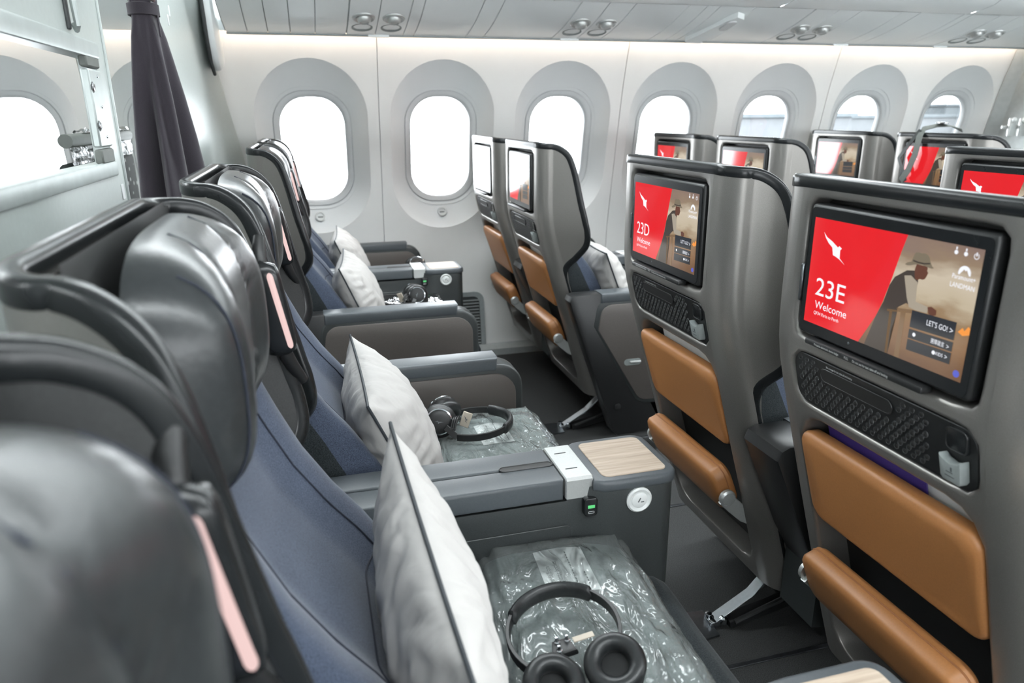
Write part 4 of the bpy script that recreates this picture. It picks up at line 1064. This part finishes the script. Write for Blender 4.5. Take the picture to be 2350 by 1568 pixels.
# ================================================================== wrapped blankets
def blanket(loc, dx, dy, h, label, seed, rotz=0, card=None):
    t = thing('blanket_pack', label, 'blanket', loc, (0, 0, rotz), group='plastic-wrapped blankets on the seats')
    def top(a, b, hh, k, amp):
        e = (max(0, 1-abs(a)**5)*max(0, 1-abs(b)**5))**.5
        w = amp*(noise.noise(Vector((a*2.2+seed, b*2.2, k)))+.6*noise.noise(Vector((a*7+seed+b*3, b*2.5, k+2))))
        rid = amp*.7*abs(noise.noise(Vector((a*9-b*4+seed, b*1.6, k+5))))
        return hh*e+(w+rid)*min(1, e*1.5)
    def fold():
        mb = MB(); n = 34
        mb.grid(lambda u, v: (dx*.46*(u*2-1), dy*.46*(v*2-1), .004+top(u*2-1, v*2-1, h*.80, 1, .003)), n, n)
        mb.grid(lambda u, v: (dx*.46*(u*2-1), dy*.46*(v*2-1), .002), 4, 4, flip=True); return mb
    obj('blanket', fold(), 'blanket_grey', t, ang=70)
    def bag():
        mb = MB(); n = 60
        def f(u, v):
            a, b = u*2-1, v*2-1
            return (dx/2*a*(1+.03*noise.noise(Vector((b*4, seed, 0)))), dy/2*b*(1+.03*noise.noise(Vector((a*4, seed, 3)))), max(.003+top(a, b, h, 9, .010), (h*.80+.0135) if max(abs(a), abs(b)) < .78 else 0)+.003*max(0, noise.noise(Vector((a*12, b*12, seed))))+.002*abs(noise.noise(Vector((a*5+b*3, b*9, seed+4)))))
        return mb.grid(f, n, n)
    obj('plastic_bag', bag(), 'clear_bag', t, ang=80)
    if card:
        cx, cy, cw, ch = card
        zc = h*.80+.0075
        c = obj('label_card', MB().grid(lambda u, v: (cx+cw*(u-.5), cy+ch*(v-.5), zc+.004*math.sin(u*pi)*(.4+.6*v)), 8, 8), 'card_white', t)
        mb = MB()
        # text runs along +y, lines step towards +x
        zz = lambda x, y: zc+.0012+.004*math.sin(((x-cx)/cw+.5)*pi)*(.4+.6*((y-cy)/ch+.5))
        for s_, size, ox in (("I'm made from", .0125, -.30), ('20 plastic bottles', .0125, -.14)):
            v, f = text(s_, size, 0, 0, .80)
            mb.add([(cx+cw*ox-b, cy-ch*.38+a, zz(cx+cw*ox-b, cy-ch*.38+a)) for a, b in v], f)
        for ox, n in ((.10, 14), (.32, 6)):          # the card's fine print, too small to read
            for k in range(n):
                y0 = cy-ch*.44+k*.0072; x0 = cx+cw*ox
                mb.add([(x, y, zz(x, y)) for x, y in ((x0, y0), (x0+.0022, y0), (x0+.0022, y0+.0052), (x0, y0+.0052))], [(0, 1, 2, 3)])
        obj('card_print', mb, 'print_grey', c)
    return t
blanket((.345, .835, .475), .29, .56, .050, 'wrapped grey blanket under the headphones closest to the camera', 2.1, math.radians(-4), (.0, .132, .085, .12))
blanket((.365, 1.475, .476), .31, .44, .050, 'wrapped blanket on the centre aisle seat, its headphone band lying flat', 5.6, 0, (.005, .045, .075, .11))
blanket((.350, 2.70, .476), .30, .40, .075, 'wrapped blanket on the window pair seat next to the aisle', 8.3, 0)
blanket((.350, 3.29, .476), .30, .40, .075, 'wrapped blanket on the window seat behind the console', 12.9, 0)
blanket((1.33, 2.66, .476), .30, .40, .06, 'wrapped blanket beyond the white-glare seat back', 15.5, 0)

# ================================================================== headphones (local: band ring in the xy plane opening to -x)
def headphones(loc, rot, label, cups, tagpos=None, R=.078, plug=None, bz=.012):
    t = thing('headphones', label, 'headphones', loc, rot, group='black headphones on the blankets')
    P = [(R*1.08*math.cos(a), R*math.sin(a), bz+.004*math.cos(a)) for a in [lerp(-2.35, 2.35, k/40) for k in range(41)]]
    obj('headband', MB().strip(P, .008, .0028, (0, 0, 1)), 'headphone_black', t)
    P2 = [(R*1.075*math.cos(a), R*.995*math.sin(a), bz+.004*math.cos(a)) for a in [lerp(-.95, .95, k/24) for k in range(25)]]
    rad = [(.003, .004)]+[(.0135, .0075)]*23+[(.003, .004)]
    obj('band_cushion', MB().tube(P2, rad, 14, up=(0, 0, 1)), 'cushion_black', t)
    st = MB()
    for k in range(2, 23): p = Vector(P2[k])*1.0; d = Vector((p.x, p.y, 0)).normalized(); st.box(tuple(p+d*.0055+Vector((0, 0, .0085))), (.0015, .0035, .0014), 0, rot=Matrix.Rotation(math.atan2(p.y, p.x), 3, 'Z'))
    obj('stitching', st, 'satin_black', t)
    for (pos, ax, end) in cups:
        A = Vector(ax).normalized(); c = Vector(pos)
        cu_ = obj('ear_cup', MB().lathe([(0, -.006), (.030, -.006), (.036, 0), (.037, .008), (.033, .014), (.030, .0165)], c, A, 32, cap=False), 'headphone_black', t)
        obj('cup_ring', MB().lathe([(.0315, .0135), (.0312, .0175), (.0285, .0185), (.0275, .0165)], c, A, 32, cap=False), 'chrome', cu_)
        obj('cup_face', MB().lathe([(.0285, .0165), (.027, .0175), (.015, .0185), (0, .0187)], c, A, 32, cap=False), 'satin_black', cu_)
        # small emblem on the cup
        X = A.orthogonal().normalized(); Y = A.cross(X)
        obj('cup_emblem', MB().poly([tuple(c+A*.0192+X*((u-.16)*.075)+Y*((v-.75)*.075)) for u, v in ROO]), 'steel_dark', cu_)
        torus = [tuple(c+A*(-.014)+(X*math.cos(q)+Y*math.sin(q))*.029) for q in [2*pi*k/36 for k in range(36)]]
        obj('ear_cushion', MB().tube(torus, (.0115, .0125), 14, closed=True), 'cushion_black', cu_)
        obj('cup_mesh', MB().lathe([(.024, -.008), (.018, -.0085), (0, -.0085)], c, A, 24, cap=False), 'satin_black', cu_)
        e = Vector(P[0] if end < 0 else P[-1])
        mid = c+A*.010+(e-c)*.45
        obj('yoke', MB().strip([tuple(e), tuple(e.lerp(mid, .5)+A*.004), tuple(mid), tuple(c+A*.012+(e-c).normalized()*.026)], .007, .0028, tuple(A.cross(e-c).normalized()) if A.cross(e-c).length > 1e-4 else (0, 0, 1)), 'headphone_black', t)
    if tagpos:
        c = Vector(tagpos); mb = MB()
        for k in range(5):
            mb.tube([tuple(c+Vector((.004*math.sin(k*1.7)-.012+.05*(q-.5)*.6, .006*math.cos(k*2.1)+.05*(q-.5), .006*math.sin(k)+.018*math.sin(q*pi)))) for q in [j/10 for j in range(11)]], .0019, 6)
        ca = obj('cable_bundle', mb, 'headphone_black', t)
        obj('cable_tag', MB().box(tuple(c+Vector((.012, .002, .012))), (.022, .004, .036), .001, 1, Matrix.Rotation(.35, 3, 'Y') @ Matrix.Rotation(-.5, 3, 'Z')), 'tag_beige', ca)
        obj('tag_emblem', MB().poly([tuple(c+Vector((.012, .002, .012))+(Matrix.Rotation(.35, 3, 'Y') @ Matrix.Rotation(-.5, 3, 'Z')) @ Vector(((u-.16)*.07, -.0023, (v-.75)*.07))) for u, v in ROO]), 'print_grey', ca)
    if plug:
        c = Vector(plug); p = obj('plug_adapter', MB().prism([(c.x-.014, c.y-.016), (c.x+.014, c.y-.012), (c.x+.014, c.y+.012), (c.x-.006, c.y+.018), (c.x-.014, c.y+.012)], 'z', c.z, c.z+.010, .003, 2), 'headphone_black', t)
        for dx, dy in ((.008, .006), (.006, -.008), (-.008, .008)): obj('plug_pin', MB().lathe([(.0042, 0), (.0042, .003), (.0026, .004), (.0022, .010), (0, .011)], (c.x+dx, c.y+dy, c.z+.009), (0, 0, 1), 12), 'chrome', p)
        obj('cable_tag', MB().box((c.x+.01, c.y-.032, c.z+.004), (.010, .030, .002), .0005, 1), 'tag_beige', t)
    return t
HZ = .545
headphones((.290, .790, .540), (math.radians(-8), 0, math.radians(90)), 'black headphones lying cushions up on the blanket closest to the camera',
           [((-.090, -.040, .014), (.35, -.15, -1), -1), ((-.086, .046, .010), (.35, .15, -1), 1)], plug=(-.036, .012, .016), bz=.016)
headphones((.330, 1.540, .541), (0, 0, math.radians(4)), 'black headphones on the centre aisle seat with beige cable tag',
           [((-.086, .005, .022), (-.25, -.95, .35), -1), ((-.060, .070, .022), (-.2, .9, .5), 1)], tagpos=(-.040, -.022, .016), bz=.006)
headphones((.285, 2.735, .556), (0, 0, math.radians(176)), 'black headphones on the window pair seat next to the aisle',
           [((-.082, .010, .024), (.1, .95, .3), 1), ((-.070, -.055, .022), (.1, -.9, .3), -1)], tagpos=(-.030, .03, .012), bz=.004)
headphones((.365, 3.28, .560), (0, 0, math.radians(176)), 'black headphones on the window seat, ear pad rising behind the console',
           [((-.082, .010, .034), (.1, .6, .75), 1), ((-.070, -.055, .022), (.1, -.9, .3), -1)], bz=.004)

# ================================================================== leaflets in the pockets
def leaflet(row, letter, label, m_, y0, y1, z1, x, name='leaflet', th=.004):
    sx = rowx(letter, row)
    t = tag(obj(name, MB().box((0, 0, 0), (th, abs(y1-y0), .16), .001, 1), m_, None), label, 'leaflet')
    t.location = (sx+x, YC[letter]+(y0+y1)/2, z1-.08); t.rotation_euler = (0, math.radians(-17), 0)
leaflet(22, 'E', 'white leaflet edge behind the tan pocket under the 23E screen', 'card_white', -.165, .02, .766, .096)
leaflet(22, 'E', 'purple card tucked behind the tan pocket under the 23E screen', 'card_purple', -.06, .150, .763, .090, 'safety_card', .002)
leaflet(22, 'D', 'white leaflet behind the tan pocket under the 23D screen', 'card_white', -.120, .130, .766, .096)
leaflet(22, 'B', 'white leaflet behind the tan pocket, nearer of the window pair', 'card_white', -.120, .130, .766, .096)
leaflet(22, 'A', 'white leaflet behind the tan pocket, farther of the window pair', 'card_white', -.120, .130, .766, .096)

# strap thrown over the far seat
t = thing('bag_strap', 'grey webbing strap slung over the far seat back with red screen', 'strap', (2.70, 2.715, 1.16))
def ribbon(pts, hw=.016): return MB().strip(pts, hw, .0015, (0, 1, .2))
obj('webbing', ribbon([(.05, -.10, .004), (.035, -.06, .022), (.01, -.01, .026), (-.02, .035, .012), (-.045, .03, -.02), (-.06, .025, -.10), (-.065, .045, -.17), (-.06, .085, -.22)]), 'rail_grey', t)
obj('webbing', ribbon([(-.03, .045, .006), (-.055, .075, -.06), (-.06, .115, -.12), (-.06, .085, -.17), (-.058, .06, -.22)], .010), 'arm_grey', t)
obj('buckle', MB().box((.01, -.03, .036), (.03, .05, .008), .003, 2), 'chrome', t)

# bright fittings far ahead above the last seat back
t = thing('wall_bracket', 'silvery brackets above the farthest seat at the right edge', 'bracket', (3.88, 3.36, 1.155))
for i in range(3):
    b = obj('bracket_plate', MB().box((i*.075, -.0, .0), (.045, .02, .10), .006, 2), 'silver', t); obj('bracket_knob', MB().lathe([(.014, 0), (.014, .01), (.008, .016), (0, .018)], (i*.075-.01, -.012, .04), (0, -1, 0), 14), 'ring_white', b)
obj('mounting_bar', MB().box((.08, .02, .0), (.26, .012, .02), .003, 1), 'silver', t)
